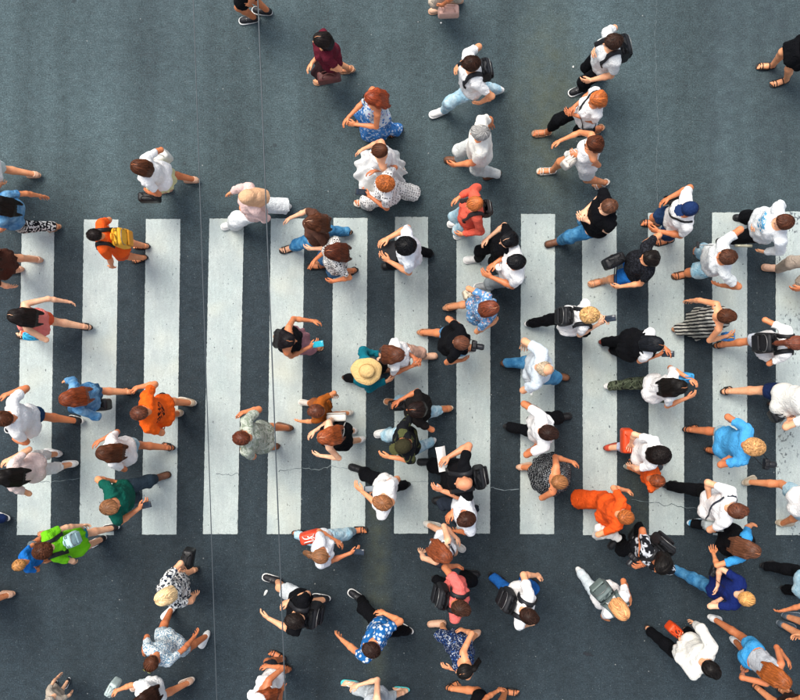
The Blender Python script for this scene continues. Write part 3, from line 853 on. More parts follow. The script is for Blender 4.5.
    if hair and hair[0] != 'scarf':
        ho_ = link('hair', hair_mesh(hair[0], pid % 2), hairmat(hair[1]), root, HM, shared=True)
        if hair[0] in ('long', 'bob', 'pony') and pid % 3 != 1 and not hat:
            if 'part' not in CACHE:
                yy = np.linspace(0.062, -0.035, 9); g_ = 0.0165; xx = 0.010 + 0.003 * np.sin(yy * 90)
                zz = 0.022 + (0.092 + g_) * np.sqrt(np.clip(1 - (xx / (0.074 + g_)) ** 2 - ((yy + 0.008) / (0.094 + g_)) ** 2, 0, 1))
                CACHE['part'] = mk_mesh('parting', *tube(np.stack([xx, yy, zz], 1), [0.001, 0.002, 0.0028, 0.003, 0.003, 0.0028, 0.0022, 0.0016, 0.0008], 6))
            link('parting', CACHE['part'], sk, ho_, shared=True)
    elif hair:
        pr = [grow(SK, 0.017), el((0, 0.0, -0.06), (0.088, 0.1, 0.1)), rc((0, -0.03, -0.08), (0, -0.03, -0.2), 0.09, 0.135), rc((0, -0.09, -0.1), (0, -0.12, -0.25), 0.09, 0.11)]
        nz = fold_noise(rng, 38)
        V, Fc = Field(pr, 0.011, 0.05, post=lambda P, d: np.maximum(np.maximum(d + 0.006 * nz(P), -_ev0(el((0, 0.105, -0.02), (0.055, 0.06, 0.078)), P)), -0.26 - P[:, 2]), pad=0.01).mesh()
        link('head_scarf', mk_mesh('head_scarf', hc + (V * hs) @ Rh.T, Fc), cloth(hair[1]), root)
    if hat:
        ms = hat_meshes(hat[0]); ho = link('hat' if hat[0] == 'sunhat' else 'cap', ms[0], cloth(hat[1]), root, HM @ Matrix.Translation((0, 0, 0.014)), shared=True)
        link('hat_band' if hat[0] == 'sunhat' else 'peak', ms[1], cloth(hat[2] if len(hat) > 2 else hat[1]), ho, shared=True)
    if shades:
        gm = glasses_mesh(); T = Matrix.Translation((0, 0.105, 0.004)) if shades == 'eyes' else Matrix.Translation((0, 0.055, 0.122)) @ Matrix.Rotation(0.75, 4, 'X')
        so = link('sunglasses', gm[0], solid('1a1614', 0.3, name='plastic'), root, HM @ T, shared=True)
        link('lens', gm[1], solid('18191c' if shades == 'eyes' else 'c8d820', 0.12, name='lens'), so, shared=True)
    info = dict(root=root, base=base, rt=rt, fw=fw, s=s, hz=hz, shz=shz, at=at, tp=tp, hands=hinfo, W3=W3, hd=hd, lx=lx, ly=ly, M=Matrix(M.tolist()), q=q, hc=hc)
    PEOPLE.append(info)
    for a in acc: ACC[a[0]](info, *a[1:])
    return info

# ------------------------------------------------------------------ things people carry
def thing(name, label, cat, world, hd, tilt=0.0, group=None):
    o = bpy.data.objects.new(name, None); COL.objects.link(o); o.empty_display_size = 0.1
    o.matrix_world = Matrix.Translation(Vector(world)) @ Matrix.Rotation(math.radians(hd - 90), 4, 'Z') @ Matrix.Rotation(tilt, 4, 'X')
    tag(o, label, cat, group); return o

def cast(info, c, dirs, off):
    """march from outside towards c along dirs until the clothed body is met"""
    t = np.full(len(dirs), 0.5)
    for _ in range(40):
        d = evall(info['tp'], c + dirs * t[:, None], 0.045); t = t - np.maximum(d - off, 0) * 0.85
    return c + dirs * np.maximum(t, 0.03)[:, None]

def strap_mesh(path, wdir, width, closed=False):
    V, F = tube(path, width / 2, 6, closed, (wdir, 0.22)); return mk_mesh('strap', V, F)

def to_local(root, V):
    Mi = np.array(root.matrix_world.inverted()); return V @ Mi[:3, :3].T + Mi[:3, 3]

def acc_backpack(info, c, label, sc=1.0, c2=None, c3=None, straps=True):
    s, at, W3 = info['s'], info['at'], info['W3']; q = info['q']
    p = at(0.62, 0, -(0.115 * q * s + 0.075 * sc + 0.012)); p0 = p - np.array([0, 0, 0.22 * sc])
    r = thing('backpack', label, 'backpack', W3(p0), info['hd'], group='bags carried over the crossing')
    r.matrix_world = info['M'] @ Matrix.Translation(Vector(p0)) @ Matrix.Rotation(-0.08, 4, 'X')
    mt = solid(c, 0.62, name='bag_fabric'); mt2 = solid(c2 or c, 0.55, name='bag_fabric')
    b = link('main_compartment', rbox('main_compartment', 0.29 * sc, 0.15 * sc, 0.44 * sc, 0.05 * sc, 4, 0.12, 0.02), mt, r, Matrix.Translation((0, 0, 0.22 * sc)), True)
    k = link('front_pocket', rbox('front_pocket', 0.22 * sc, 0.06 * sc, 0.2 * sc, 0.025 * sc, 3), mt2, r, Matrix.Translation((0, -0.085 * sc, 0.13 * sc)), True)
    a = np.linspace(0, math.pi, 9)
    zp = np.stack([0.115 * sc * np.cos(np.linspace(-0.4, math.pi + 0.4, 15)), np.full(15, -0.03 * sc), 0.32 * sc + 0.105 * sc * np.sin(np.linspace(-0.4, math.pi + 0.4, 15))], 1)
    link('zip', mk_mesh('zip', *tube(zp, 0.004, 5)), solid('8a8a88', 0.4, 0.6, name='zip'), b, Matrix.Translation((0, -0.045 * sc, -0.22 * sc)))
    hp = np.stack([0.05 * sc * np.cos(a), np.full(9, 0.05 * sc), 0.43 * sc + 0.05 * sc * np.sin(a)], 1)
    link('grab_handle', mk_mesh('grab_handle', *tube(hp, 0.009, 6)), mt, r)
    if straps:
        for sg in (-1, 1):
            x = sg * 0.112 * s; ang = np.linspace(-0.75, math.pi + 0.15, 26)
            c0 = at(0.72, x, 0.0); d = np.stack([np.zeros(26), np.cos(ang), np.sin(ang)], 1)
            d = d + np.stack([-sg * 0.12 * np.sin(ang), 0 * ang, 0 * ang], 1); d /= np.linalg.norm(d, axis=1)[:, None]
            path = cast(info, c0, d, 0.008)
            Vw = np.array([W3(v) for v in path]); me = strap_mesh(to_local(r, Vw), (1, 0, 0), 0.064 * s)
            link('strap', me, solid(c3, 0.6, name='webbing') if c3 else mt, r)

def acc_cross(info, c, label, side=1, bag=None, sc=1.0):
    """cross-body strap with a small bag at the hip; side is the hip side"""
    s, at, W3 = info['s'], info['at'], info['W3']
    hip = at(0.08, side * 0.17 * s * info['q'], 0.03); r = thing('shoulder_bag', label, 'bag', W3(hip + np.array([side * 0.06, 0, -0.1 * sc])), info['hd'], group='bags carried over the crossing')
    mt = solid(c, 0.6, name='bag_fabric'); bm_ = solid(bag or c, 0.55, name='bag_fabric')
    link('bag_body', rbox('bag_body', 0.09 * sc, 0.24 * sc, 0.17 * sc, 0.025 * sc, 3), bm_, r, Matrix.Translation((0.0, 0, 0.09 * sc)), True)
    fl = link('flap', rbox('flap', 0.02, 0.23 * sc, 0.11 * sc, 0.008, 2), bm_, r, Matrix.Translation((side * 0.05 * sc, 0, 0.12 * sc)), True)
    S0 = at(1.0, -side * 0.09 * s, -0.01); c0 = (S0 + hip) / 2; u = nrm(S0 - hip); v = np.array([0, 1, 0]); n = np.cross(u, v)
    ang = np.linspace(0, 2 * math.pi, 49)[:-1]; d = np.cos(ang)[:, None] * u + np.sin(ang)[:, None] * v
    path = cast(info, c0, d, 0.007); Vw = np.array([W3(k) for k in path]); Rr = np.array([W3(n) - W3(np.zeros(3))])[0]
    me = strap_mesh(to_local(r, Vw), n, 0.03, True); link('strap', me, mt, r)

def acc_bag(info, px, py, z, c, label, dims=(0.28, 0.12, 0.2), rot=0, c2=None, name='handbag', lead=None):
    wp = wpt(px, py, z); wp[2] = max(z - dims[2] / 2, 0.02)
    hw_ = [info['W3'](h_[0]) for h_ in info['hands']]; e_ = min(hw_, key=lambda q_: np.linalg.norm(q_ - wp)); dd = e_ - wp - np.array([0, 0, dims[2] * 1.42])
    if np.linalg.norm(dd[:2]) < 0.3: wp = wp + dd * np.array([0.6, 0.6, 1.0]); wp[2] = max(wp[2], 0.02)
    elif lead is None: lead = c2 or c
    r = thing(name, label, 'bag', wp, info['hd'] + 90 + rot, group='bags carried over the crossing')
    mt = solid(c, 0.5, name='bag_leather')
    b = link('bag_body', rbox('bag_body', *dims, min(dims) * 0.22, 3, 0.10, 0.012), mt, r, Matrix.Translation((0, 0, dims[2] / 2)), True)
    for sg in (-1, 1):
        a = np.linspace(0, math.pi, 11); hp = np.stack([dims[0] * 0.27 * np.cos(a), sg * dims[1] * 0.3 * (1 - 0.6 * np.sin(a)), dims[2] * 0.97 + dims[2] * 0.55 * np.sin(a)], 1)
        link('handle', mk_mesh('handle', *tube(hp, 0.007, 6)), solid(c2 or c, 0.5, name='bag_leather'), r)
    if lead:
        tp_ = wp + np.array([0, 0, dims[2] * 1.4])
        for k_ in (-1, 1):
            pts = [tp_ + np.array([0.02 * k_, 0.03, -0.05])] + [tp_ + (e_ - tp_) * u_ + np.array([0.012 * k_, 0.01 * k_, -0.07 * math.sin(math.pi * u_)]) for u_ in (0.25, 0.5, 0.75, 1.0)]
            link('strap', mk_mesh('strap', *tube(to_local(r, np.array(pts)), 0.007, 6)), solid(lead, 0.6, name='webbing'), r)
    link('clasp', rbox('clasp', 0.03, 0.008, 0.02, 0.003, 2), solid('c8b070', 0.3, 0.9, name='brass'), b, Matrix.Translation((0, -dims[1] / 2 - 0.008, dims[2] * 0.12)), True)

def acc_phone(info, side, label, c='121316', scr='2a3440', off=0.02):
    hp, R = info['hands'][0 if side == 'L' else 1]
    p = info['W3'](hp + np.array([0, 0.04, 0.028 + off]))
    r = thing('phone', label, 'phone', p, info['hd'] + 8, tilt=0.45, group='phones in hand')
    link('case', rbox('case', 0.074, 0.15, 0.009, 0.004, 2), solid(c, 0.4, name='plastic'), r, None, True)
    link('screen', rbox('screen', 0.066, 0.138, 0.002, 0.0008, 1), solid(scr, 0.12, name='screen_glass'), r, Matrix.Translation((0, 0, 0.006)), True)

def acc_camera(info, px, py, z, label, strap=True):
    r = thing('camera', label, 'camera', wpt(px, py, z), info['hd'], group='cameras')
    b = link('camera_body', rbox('camera_body', 0.13, 0.06, 0.09, 0.012, 3), solid('15161a', 0.5, name='plastic'), r, None, True)
    key = 'lensb'
    if key not in CACHE:
        a = np.linspace(0, 1, 6); V, F = tube(np.stack([0 * a, 0.03 + 0.09 * a, 0 * a], 1), [0.034, 0.036, 0.036, 0.038, 0.038, 0.03], 14); CACHE[key] = mk_mesh('lens_barrel', V, F)
    link('lens_barrel', CACHE[key], solid('202226', 0.35, name='plastic'), r, None, True)
    link('viewfinder', rbox('viewfinder', 0.05, 0.05, 0.03, 0.008, 2), solid('15161a', 0.5, name='plastic'), b, Matrix.Translation((0, 0, 0.052)), True)
    if strap:
        info_at = info['at']; q = [info['W3'](info_at(1.05, sg * 0.065, 0.0, 0.05)) for sg in (-1, 1)]; back = info['W3'](info_at(1.05, 0, -0.075, 0.04))
        e = [np.array(r.matrix_world @ Vector((sg * 0.065, 0, 0.03))) for sg in (-1, 1)]
        P = [e[0], (e[0] + q[0]) / 2, q[0], back, q[1], (e[1] + q[1]) / 2, e[1]]
        link('strap', mk_mesh('strap', *tube(to_local(r, np.array(P)), 0.012, 6, False, ((0, 0, 1), 0.3))), solid('15161a', 0.7, name='webbing'), r)

def acc_flat(info, px, py, z, c, label, dims, rot=0, tilt=0.2, name='paper_sheet', cat='paper'):
    r = thing(name, label, cat, wpt(px, py, z), info['hd'] + rot, tilt)
    bmk = ('sheet', dims)
    if bmk not in CACHE:
        nx, ny = 7, 9; V = []; F = []
        for lv in (0, 0.003):
            for i in range(nx):
                for j in range(ny):
                    x, y = i / (nx - 1) - 0.5, j / (ny - 1) - 0.5
                    V.append((x * dims[0], y * dims[1], 0.02 * math.sin(x * 3 + y * 2) + 0.01 * math.cos(5 * y) + lv))
        for i in range(nx - 1):
            for j in range(ny - 1):
                a = i * ny + j; b = nx * ny; F.append((a, a + 1, a + ny + 1, a + ny)); F.append((b + a, b + a + ny, b + a + ny + 1, b + a + 1))
        CACHE[bmk] = mk_mesh('sheet', V, np.array(F))
    link('sheet', CACHE[bmk], solid(c, 0.8, name='paper'), r, None, True)

def acc_cup(info, px, py, z, c, label):
    r = thing('drink_cup', label, 'cup', wpt(px, py, z), info['hd'])
    a = np.linspace(0, 1, 5); link('cup', mk_mesh('cup', *tube(np.stack([0 * a, 0 * a, 0.11 * a], 1), 0.03 + 0.012 * a, 16)), solid(c, 0.4, name='card'), r)
    link('lid', mk_mesh('lid', *tube([(0, 0, 0.108), (0, 0, 0.114), (0, 0, 0.122)], [0.045, 0.045, 0.037], 16)), solid('d8d8d6', 0.3, name='plastic'), r)
    link('straw', mk_mesh('straw', *tube([(0.01, 0, 0.11), (0.018, 0, 0.17), (0.04, 0, 0.19)], 0.004, 6)), solid('e04838', 0.4, name='plastic'), r)

def acc_stick(info, x0, y0, x1, y1, z, label):
    a, b = wpt(x0, y0, z), wpt(x1, y1, z); d = b - a; ang = math.degrees(math.atan2(d[1], d[0])); L = np.linalg.norm(d)
    r = thing('selfie_stick', label, 'selfie stick', a, ang + 90)
    r.matrix_world = Matrix.Translation(Vector(a)) @ Matrix.Rotation(math.radians(ang), 4, 'Z')
    t = np.linspace(0, 1, 4)
    for k, (u0, u1, rr) in enumerate(((0.0, 0.32, 0.017), (0.32, 0.68, 0.011), (0.68, 1.0, 0.008))):
        link('handle' if k == 0 else 'tube', mk_mesh('tube', *tube(np.stack([L * (u0 + (u1 - u0) * t), 0 * t, 0 * t], 1), rr, 10)), solid('b9b49a' if k == 0 else '9a9c9c', 0.35, 0.5, name='metal'), r)
    link('phone_clamp', rbox('phone_clamp', 0.03, 0.08, 0.03, 0.006, 2), solid('1b1c1f', 0.5, name='plastic'), r, Matrix.Translation((L, 0, 0)), True)

def acc_shawl(info, px, py, z, c, label):
    r = thing('shawl', label, 'shawl', wpt(px, py, z), info['hd'])
    rng = np.random.default_rng(9); nz = fold_noise(rng, 45)
    pr = [rc((-0.05, -0.12, 0.02), (0.05, 0.12, 0.0), 0.06, 0.05), rc((0.03, -0.05, 0), (0.08, -0.08, -0.25), 0.05, 0.06), rc((0.0, 0.08, 0), (-0.03, 0.1, -0.2), 0.04, 0.055)]
    V, F = Field(pr, 0.011, 0.04, post=lambda P, d: d + 0.012 * nz(P), pad=0.02).mesh(); link('cloth', mk_mesh('cloth', V, F), cloth(c), r)

ACC = dict(backpack=acc_backpack, cross=acc_cross, bag=acc_bag, phone=acc_phone, camera=acc_camera, flat=acc_flat, cup=acc_cup, stick=acc_stick, shawl=acc_shawl)

# ------------------------------------------------------------------ road, crossing, cracks
def asphalt_mat():
    t = NT('asphalt')
    sp = t.n.new('ShaderNodeSeparateXYZ'); t.l.new(t.co(), sp.inputs[0])
    big = t.noise(0.55, 4, 0.6)
    # two tones: lighter surface beyond the crossing, darker one on and below it
    yy = t.math('ADD', sp.outputs[1], t.math('MULTIPLY', t.noise(0.8, 3), 1.6))
    zone = t.ramp(t.math('MULTIPLY', t.math('SUBTRACT', yy, 1.9), 0.5), [(0.0, 0.0), (0.5, 1.0)])
    col = t.mix(zone, (0.025, 0.038, 0.046, 1), (0.056, 0.084, 0.091, 1))
    col = t.mix(1.0, col, t.ramp(big, [(0.3, 0.80), (0.7, 1.16)]), 'MULTIPLY')
    bands = t.noise(1.0, 3, 0.5, vec=t.mapping(scale=(1.7, 0.05, 1), loc=(4.1, 0, 0)))
    col = t.mix(1.0, col, t.ramp(bands, [(0.35, 0.74), (0.62, 1.1)]), 'MULTIPLY')
    agg = t.noise(58, 4, 0.8); col = t.mix(1.0, col, t.ramp(agg, [(0.28, 0.35), (0.5, 1.0), (0.74, 2.2)]), 'MULTIPLY')
    mid = t.noise(9, 4, 0.7); col = t.mix(1.0, col, t.ramp(mid, [(0.32, 0.80), (0.68, 1.16)]), 'MULTIPLY')
    st = t.noise(60, 2, 0.5, vec=t.mapping(scale=(0.16, 1.0, 1))); col = t.mix(0.5, col, t.ramp(st, [(0.3, 0.78), (0.7, 1.15)]), 'MULTIPLY')
    dark = t.voro(1.6, vec=t.mapping(loc=(3.3, 1.2, 0))); col = t.mix(t.ramp(dark, [(0.03, 0.6), (0.06, 0.0)]), col, (0.02, 0.026, 0.03, 1))
    sp3 = t.voro(9.0, vec=t.mapping(loc=(1.7, 5.2, 0))); col = t.mix(t.ramp(sp3, [(0.06, 0.55), (0.13, 0.0)]), col, (0.018, 0.024, 0.03, 1))
    lite = t.voro(3.6); col = t.mix(t.ramp(lite, [(0.014, 0.6), (0.036, 0.0)]), col, (0.42, 0.44, 0.42, 1))
    li2 = t.voro(17); col = t.mix(t.ramp(li2, [(0.05, 0.5), (0.1, 0.0)]), col, (0.22, 0.25, 0.25, 1))
    # ochre oil trails
    def trail(x, y, sx, sy, k):
        m = t.mapping(scale=(1 / sx, 1 / sy, 0), loc=(-x / sx, -y / sy, 0)); g = t.n.new('ShaderNodeTexGradient'); g.gradient_type = 'SPHERICAL'
        t.l.new(m, g.inputs[0]); return t.math('MULTIPLY', t.ramp(g.outputs[1], [(0.0, 0.0), (0.8, k)]), t.ramp(t.noise(5, 4), [(0.35, 0.3), (0.65, 1.0)]))
    for a in ((-0.30, -3.0, 0.22, 2.4, 0.32), (1.95, 3.2, 0.6, 1.8, 0.34), (3.2, -1.9, 0.4, 1.0, 0.2)):
        col = t.mix(trail(*a), col, (0.11, 0.115, 0.055, 1))
    for a in ((4.25, 3.6, 0.42, 5.0, 0.5), (4.9, 3.9, 0.5, 4.0, 0.55), (-3.2, 4.2, 1.2, 2.0, 0.3), (0.9, 3.9, 0.3, 3.0, 0.3)):     # rubbered-in wheel tracks
        col = t.mix(trail(*a), col, (0.026, 0.036, 0.044, 1))
    b1 = t.bump(agg, 0.7, 0.006); b2 = t.bump(t.noise(320, 1), 0.35, 0.002, b1)
    return t.done(col, t.ramp(t.noise(12, 3), [(0.3, 0.72), (0.7, 0.92)]), b2, 0.25)

def paint_mat(seed, wear):
    t = NT('road_paint'); loc = (seed * 3.7, seed * 1.9, 0)
    v = t.mapping(loc=loc)
    col = t.mix(t.ramp(t.noise(2.2, 4, 0.6, vec=v), [(0.3, 0.0), (0.7, 1.0)]), (0.40, 0.475, 0.462, 1), (0.50, 0.56, 0.53, 1))
    sc = t.noise(14, 5, 0.7, vec=t.mapping(scale=(2.2, 0.35, 1), loc=loc)); col = t.mix(1.0, col, t.ramp(sc, [(0.34, 0.90), (0.62, 1.03)]), 'MULTIPLY')
    fine = t.noise(85, 3, 0.75, vec=v); col = t.mix(1.0, col, t.ramp(fine, [(0.3, 0.70), (0.62, 1.08)]), 'MULTIPLY')
    sp = t.noise(30, 3, 0.6, vec=t.mapping(scale=(1, 0.55, 1), loc=loc)); chip = t.ramp(sp, [(0.715 - wear * 0.20, 0.0), (0.755 - wear * 0.18, 1.0)])
    grime = t.noise(3.4, 5, 0.7, vec=t.mapping(scale=(1.4, 0.7, 1), loc=loc)); col = t.mix(t.ramp(grime, [(0.42, 0.0), (0.70, 0.75)]), col, (0.33, 0.38, 0.38, 1))
    if wear > 0.3:
        chip = t.math('MULTIPLY', chip, t.ramp(t.noise(2.6, 3, 0.6, vec=t.mapping(scale=(1, 0.4, 1), loc=(seed, 2.2, 0))), [(0.46, 0.0), (0.56, 1.0)]))
    col = t.mix(chip, col, (0.11, 0.13, 0.14, 1))
    pit = t.voro(5.2, vec=v); col = t.mix(t.ramp(pit, [(0.03, 0.85), (0.055, 0.0)]), col, (0.07, 0.08, 0.085, 1))
    pi2 = t.voro(21, vec=v); col = t.mix(t.ramp(pi2, [(0.05, 0.35), (0.1, 0.0)]), col, (0.25, 0.27, 0.27, 1))
    ye = t.noise(1.1, 2, vec=t.mapping(loc=(seed * 2, 7, 0))); col = t.mix(t.ramp(ye, [(0.55, 0.0), (0.8, 0.4)]), col, (0.60, 0.58, 0.42, 1))
    b = t.bump(fine, 0.4, 0.003); return t.done(col, 0.72, b, 0.25)

def sheet(name, poly, z, mat, parent=None, th=0.0):
    V = [(x, y, z) for x, y in poly]; me = bpy.data.meshes.new(name); me.from_pydata(V, [], [list(range(len(V)))]); me.update()
    if me.polygons[0].normal.z < 0: me.flip_normals()
    return link(name, me, mat, parent)

road = sheet('road', [(-160, -160), (160, -160), (160, 160), (-160, 160)], 0.0, asphalt_mat())
tag(road, 'blue grey asphalt road surface under the crowd', None, None, 'structure')
STR = [((22, 54.5, 222.5), (17, 50.5, 535)), ((84, 118.5, 219.5), (79.5, 114, 535)), ((146, 180.5, 219), (142, 176.5, 534.5)), ((209.5, 244, 218.5), (203, 237.5, 534)),
       ((271, 304.5, 218.5), (267, 300.5, 534)), ((333.5, 367.5, 218), (330.5, 365, 534)), ((395, 428, 217), (394, 428, 533.5)), ((456.5, 490.5, 215.5), (456.5, 490, 533.5)),
       ((521, 555, 214), (520, 554, 534)), ((582, 616.5, 213.5), (583, 617, 535)), ((648, 684, 213), (649, 684, 535)), ((712, 747, 212.5), (713, 747, 535)), ((775.5, 811, 211.5), (776, 811, 535)), ((-40, -8, 223), (-46, -13, 535)), ((838, 873, 211), (839, 874, 535))]
rr = random.Random(4)
for i, (a, b) in enumerate(STR):
    P = []; c = [(a[0], a[2]), (a[1], a[2]), (b[1], b[2]), (b[0], b[2])]
    for k in range(4):
        p, q = c[k], c[(k + 1) % 4]; n = 170 if k % 2 else 20
        for j in range(n):
            u = j / n; jx, jy = rr.gauss(0, 0.13), rr.gauss(0, 0.13)
            x, y, _ = wpt(p[0] + (q[0] - p[0]) * u + jx, p[1] + (q[1] - p[1]) * u + jy); P.append((x, y))
    o = sheet('crosswalk_stripe', P, 0.004, paint_mat(i + 1, 0.75 if i == 12 else (0.29 if i in (6, 8, 5, 9, 11) else 0.21)), road)

def crack(pts, wpx, col, seed, z):
    r = random.Random(seed); L, R = [], []
    P = []
    for (x0, y0), (x1, y1) in zip(pts[:-1], pts[1:]):
        n = max(2, int(math.hypot(x1 - x0, y1 - y0) / 3.0))
        for j in range(n):
            u = j / n; P.append((x0 + (x1 - x0) * u + r.uniform(-0.8, 0.8), y0 + (y1 - y0) * u + r.uniform(-0.8, 0.8)))
    P.append(pts[-1]); V = []; F = []
    for i, (x, y) in enumerate(P):
        a = P[max(i - 1, 0)]; b = P[min(i + 1, len(P) - 1)]; dx, dy = b[0] - a[0], b[1] - a[1]; l = math.hypot(dx, dy) or 1
        w_ = wpx * r.uniform(0.25, 1.0); nx, ny = -dy / l * w_ / 2, dx / l * w_ / 2
        V += [tuple(wpt(x + nx, y + ny)[:2]) + (z,), tuple(wpt(x - nx, y - ny)[:2]) + (z,)]
        if i: F.append((2 * i - 2, 2 * i - 1, 2 * i + 1, 2 * i))
    link('crack', mk_mesh('crack', V, np.array(F), False), solid(col, 0.9, name='crack_filling'), road)
crack([(657, -5), (655, 40), (656, 80), (658, 130), (656, 170), (658, 205)], 0.5, '647074', 1, 0.003)
crack([(278, 471), (290, 470), (303, 467)], 0.9, '586468', 2, 0.0075)
crack([(303, 468), (318, 470), (330, 466)], 0.9, '707c7e', 3, 0.003)
crack([(330, 466), (348, 469), (365, 470)], 0.7, '79868a', 4, 0.0075)
crack([(405, 481), (428, 482)], 0.6, '79868a', 5, 0.0075)
crack([(490, 487), (505, 490), (519, 489)], 0.9, '78858a', 6, 0.003)
crack([(632, 500), (648, 502)], 0.8, '707c7e', 7, 0.003)
crack([(649, 502), (658, 503), (664, 506), (672, 504), (684, 508)], 0.9, '4c585c', 8, 0.0075)
crack([(684, 507), (700, 509), (713, 508)], 0.7, '606c70', 9, 0.003)
crack([(216, 474), (232, 475), (238, 473)], 0.8, '6a767a', 10, 0.0075)
crack([(16, 478), (34, 481), (50, 482)], 0.8, '606c70', 11, 0.0075)
crack([(51, 482), (66, 480), (80, 478)], 0.6, '6f7c80', 12, 0.003)
crack([(512, 640), (516, 670), (514, 705)], 0.6, '2a3238', 13, 0.003)

# litter lying on the asphalt
def scrap(px, py, rx, ry, c, label, name, seed, n=11):
    r = random.Random(seed); p = wpt(px, py); root_ = None
    V = [(0, 0, 0.012)]; V += [(rx * math.cos(6.283 * i / n) * r.uniform(0.6, 1.1), ry * math.sin(6.283 * i / n) * r.uniform(0.6, 1.1), 0.005 + r.uniform(0, 0.012)) for i in range(n)]
    V += [(x * 0.98, y * 0.98, max(z - 0.003, 0.001)) for x, y, z in V]
    F = [(0, 1 + i, 1 + (i + 1) % n) for i in range(n)] + [(n + 1, n + 2 + (i + 1) % n, n + 2 + i) for i in range(n)]
    F += [(1 + i, n + 2 + i, n + 2 + (i + 1) % n) for i in range(n)] + [(1 + i, n + 2 + (i + 1) % n, 1 + (i + 1) % n) for i in range(n)]
    o = link(name, mk_mesh(name, V, np.array(F), False), solid(c, 0.85, name='litter'), None, mat4(rotz(seed), p)); tag(o, label, 'litter', 'litter on the road')
scrap(266, 592, 0.055, 0.018, 'd5d8d4', 'torn scrap of white paper on asphalt just left of the right overhead wire', 'paper_scrap', 1)
scrap(588, 654, 0.075, 0.026, '23282e', 'dark oblong scrap lying on bare asphalt at the lower right', 'rubber_scrap', 6)
scrap(441, 23, 0.014, 0.012, 'e0e2dd', 'tiny pale crumb of litter above the man with the white shoes', 'paper_scrap', 3)
scrap(573, 67, 0.016, 0.014, 'e0e2dd', 'tiny white crumb of litter left of the black sneaker at the top', 'paper_scrap', 4)
scrap(531, 393, 0.035, 0.022, 'e8eae6', 'crumpled white tissue on the stripe above the two men in white', 'paper_scrap', 5)
scrap(447, 517, 0.02, 0.012, 'd9dbd6', 'small white fleck of litter beside the dark-haired man in white', 'paper_scrap', 8)

# overhead wires strung well above the heads
def wire(x0, y0, x1, y1, z, rad, label):
    a, b = wpt(x0, y0, z), wpt(x1, y1, z); d = b - a; a2 = a - d * 2.2; b2 = b + d * 2.2
    t = np.linspace(0, 1, 40)[:, None]; P = a2 + (b2 - a2) * t; P[:, 2] -= 0.12 * np.sin(np.pi * t[:, 0]) - 0.12
    me = mk_mesh('overhead_wire', *tube(P, rad, 8)); o = link('overhead_wire', me, solid('4a5256', 0.45, 0.3, name='cable'), None); tag(o, label, 'wire', 'overhead wires')
wire(193.5, 0, 217, 700, 6.2, 0.0034, 'thin straight overhead cable, the left one, passing over the fourth stripe')
wire(258, 0, 285.5, 700, 6.2, 0.0044, 'thin straight overhead cable, the right one, passing over the fifth stripe')

# ------------------------------------------------------------------ the crowd
W_, W2, CR = 'f2f1ed', 'e8ecee', 'eae4d8'
BLK, CHAR = '0b0c10', '1c1f24'
c = cloth
DEN = c('3f78a8', 'denim', '7fb0d0'); DEND = c('2c5478', 'denim', '4f80a8'); DENL = c('8ab8cc', 'denim', 'c6dce2'); JNS = c('32709e', 'denim', '5c9cc4'); JNL = c('9cc6d8', 'denim', 'cfe3e8')
WH, WHB, CRM, BK, CH = c(W_), c(W2), c(CR), c(BLK), c(CHAR)
NAVY = c('1a2c56')
SNW = ('sneaker', 'e6e6e2', 'ecece8'); SNB = ('sneaker', '17181c', 'e6e6e2'); SHB = ('shoe', '16171a', '1c1c1e'); SHBR = ('shoe', '6d4630', '3a281e')
SAB = ('sandal', '1a1a1c', '241e1c'); SAN = ('sandal', 'b98d6c', 'a07a5e'); SAW = ('sandal', 'e2ddd4', 'cfc4b4'); SABR = ('sandal', '5a3d2c', '4a3426'); NUD = ('shoe', 'd9ad90', 'c89a7c')
BR, DBR, BLKH, AUB, RED, GIN, BLO, GRY, LBR, RBR = '4a2a1a', '2c1a12', '14110f', '6e3216', '86381a', 'a85c2a', 'c8a06a', '8e8c88', '7a5234', '5c3220'
P = person
# left part of the picture
P('person cut off at the left edge, pale shorts, bare leg trailing above the first stripe', (-36, 162), 180, 'f', ('tee', WH), ('shorts', c('d7e4e2'), 0.8), NUD, ('long', BR), [(34, 176), (-20, 182)], [(3, 184, .8)])
P('person in a blue denim shirt and black and white patterned trousers at the left edge', (-8, 204), 180, 'f', ('tee', DEN), ('trousers', c('17181c', 'blotch', 'd8d8d4', scale=0.8)), SAN, ('long', BLKH), [(54, 225), (-8, 222)], [], w=1.1)
P('person in brown at the left edge showing two bare feet beside the first stripe', (-24, 264), 180, 'f', ('tee', c('4a2c22')), ('mini', c('4a2c22')), NUD, ('long', DBR), [(33, 259), (14, 270)])
P('woman in white blouse and pale yellow skirt with a black handbag, above the third stripe', (139, 167), 180, 'f', ('tee', WH), ('skirt', c('e0dba6')), NUD, ('bob', BR), [(192, 180), (163, 190)], [(150, 194, .88), (150, 153, .95)],
  acc=[('bag', 146, 201, .72, '121214', 'black handbag hanging from the arm of the woman in the pale yellow skirt', (.27, .12, .2)), ('bag', 163, 155, 1.0, 'e4e4da', 'white tote bag beside the woman in the pale yellow skirt', (.30, .17, .3), 40, None, 'tote_bag')])
P('boy in orange t-shirt with a yellow backpack at the top of the second stripe', (94, 235), 185, 'm', ('tee', c('ee5f22')), ('shorts', c('d9572a')), SAB, ('crew', '1c1512'), [(141, 246), (139, 259)], [(113, 268, .8)], h=1.55,
  acc=[('backpack', 'f0b02c', 'yellow backpack with black straps worn by the boy in orange', .85, 'e89c20', '141414')])
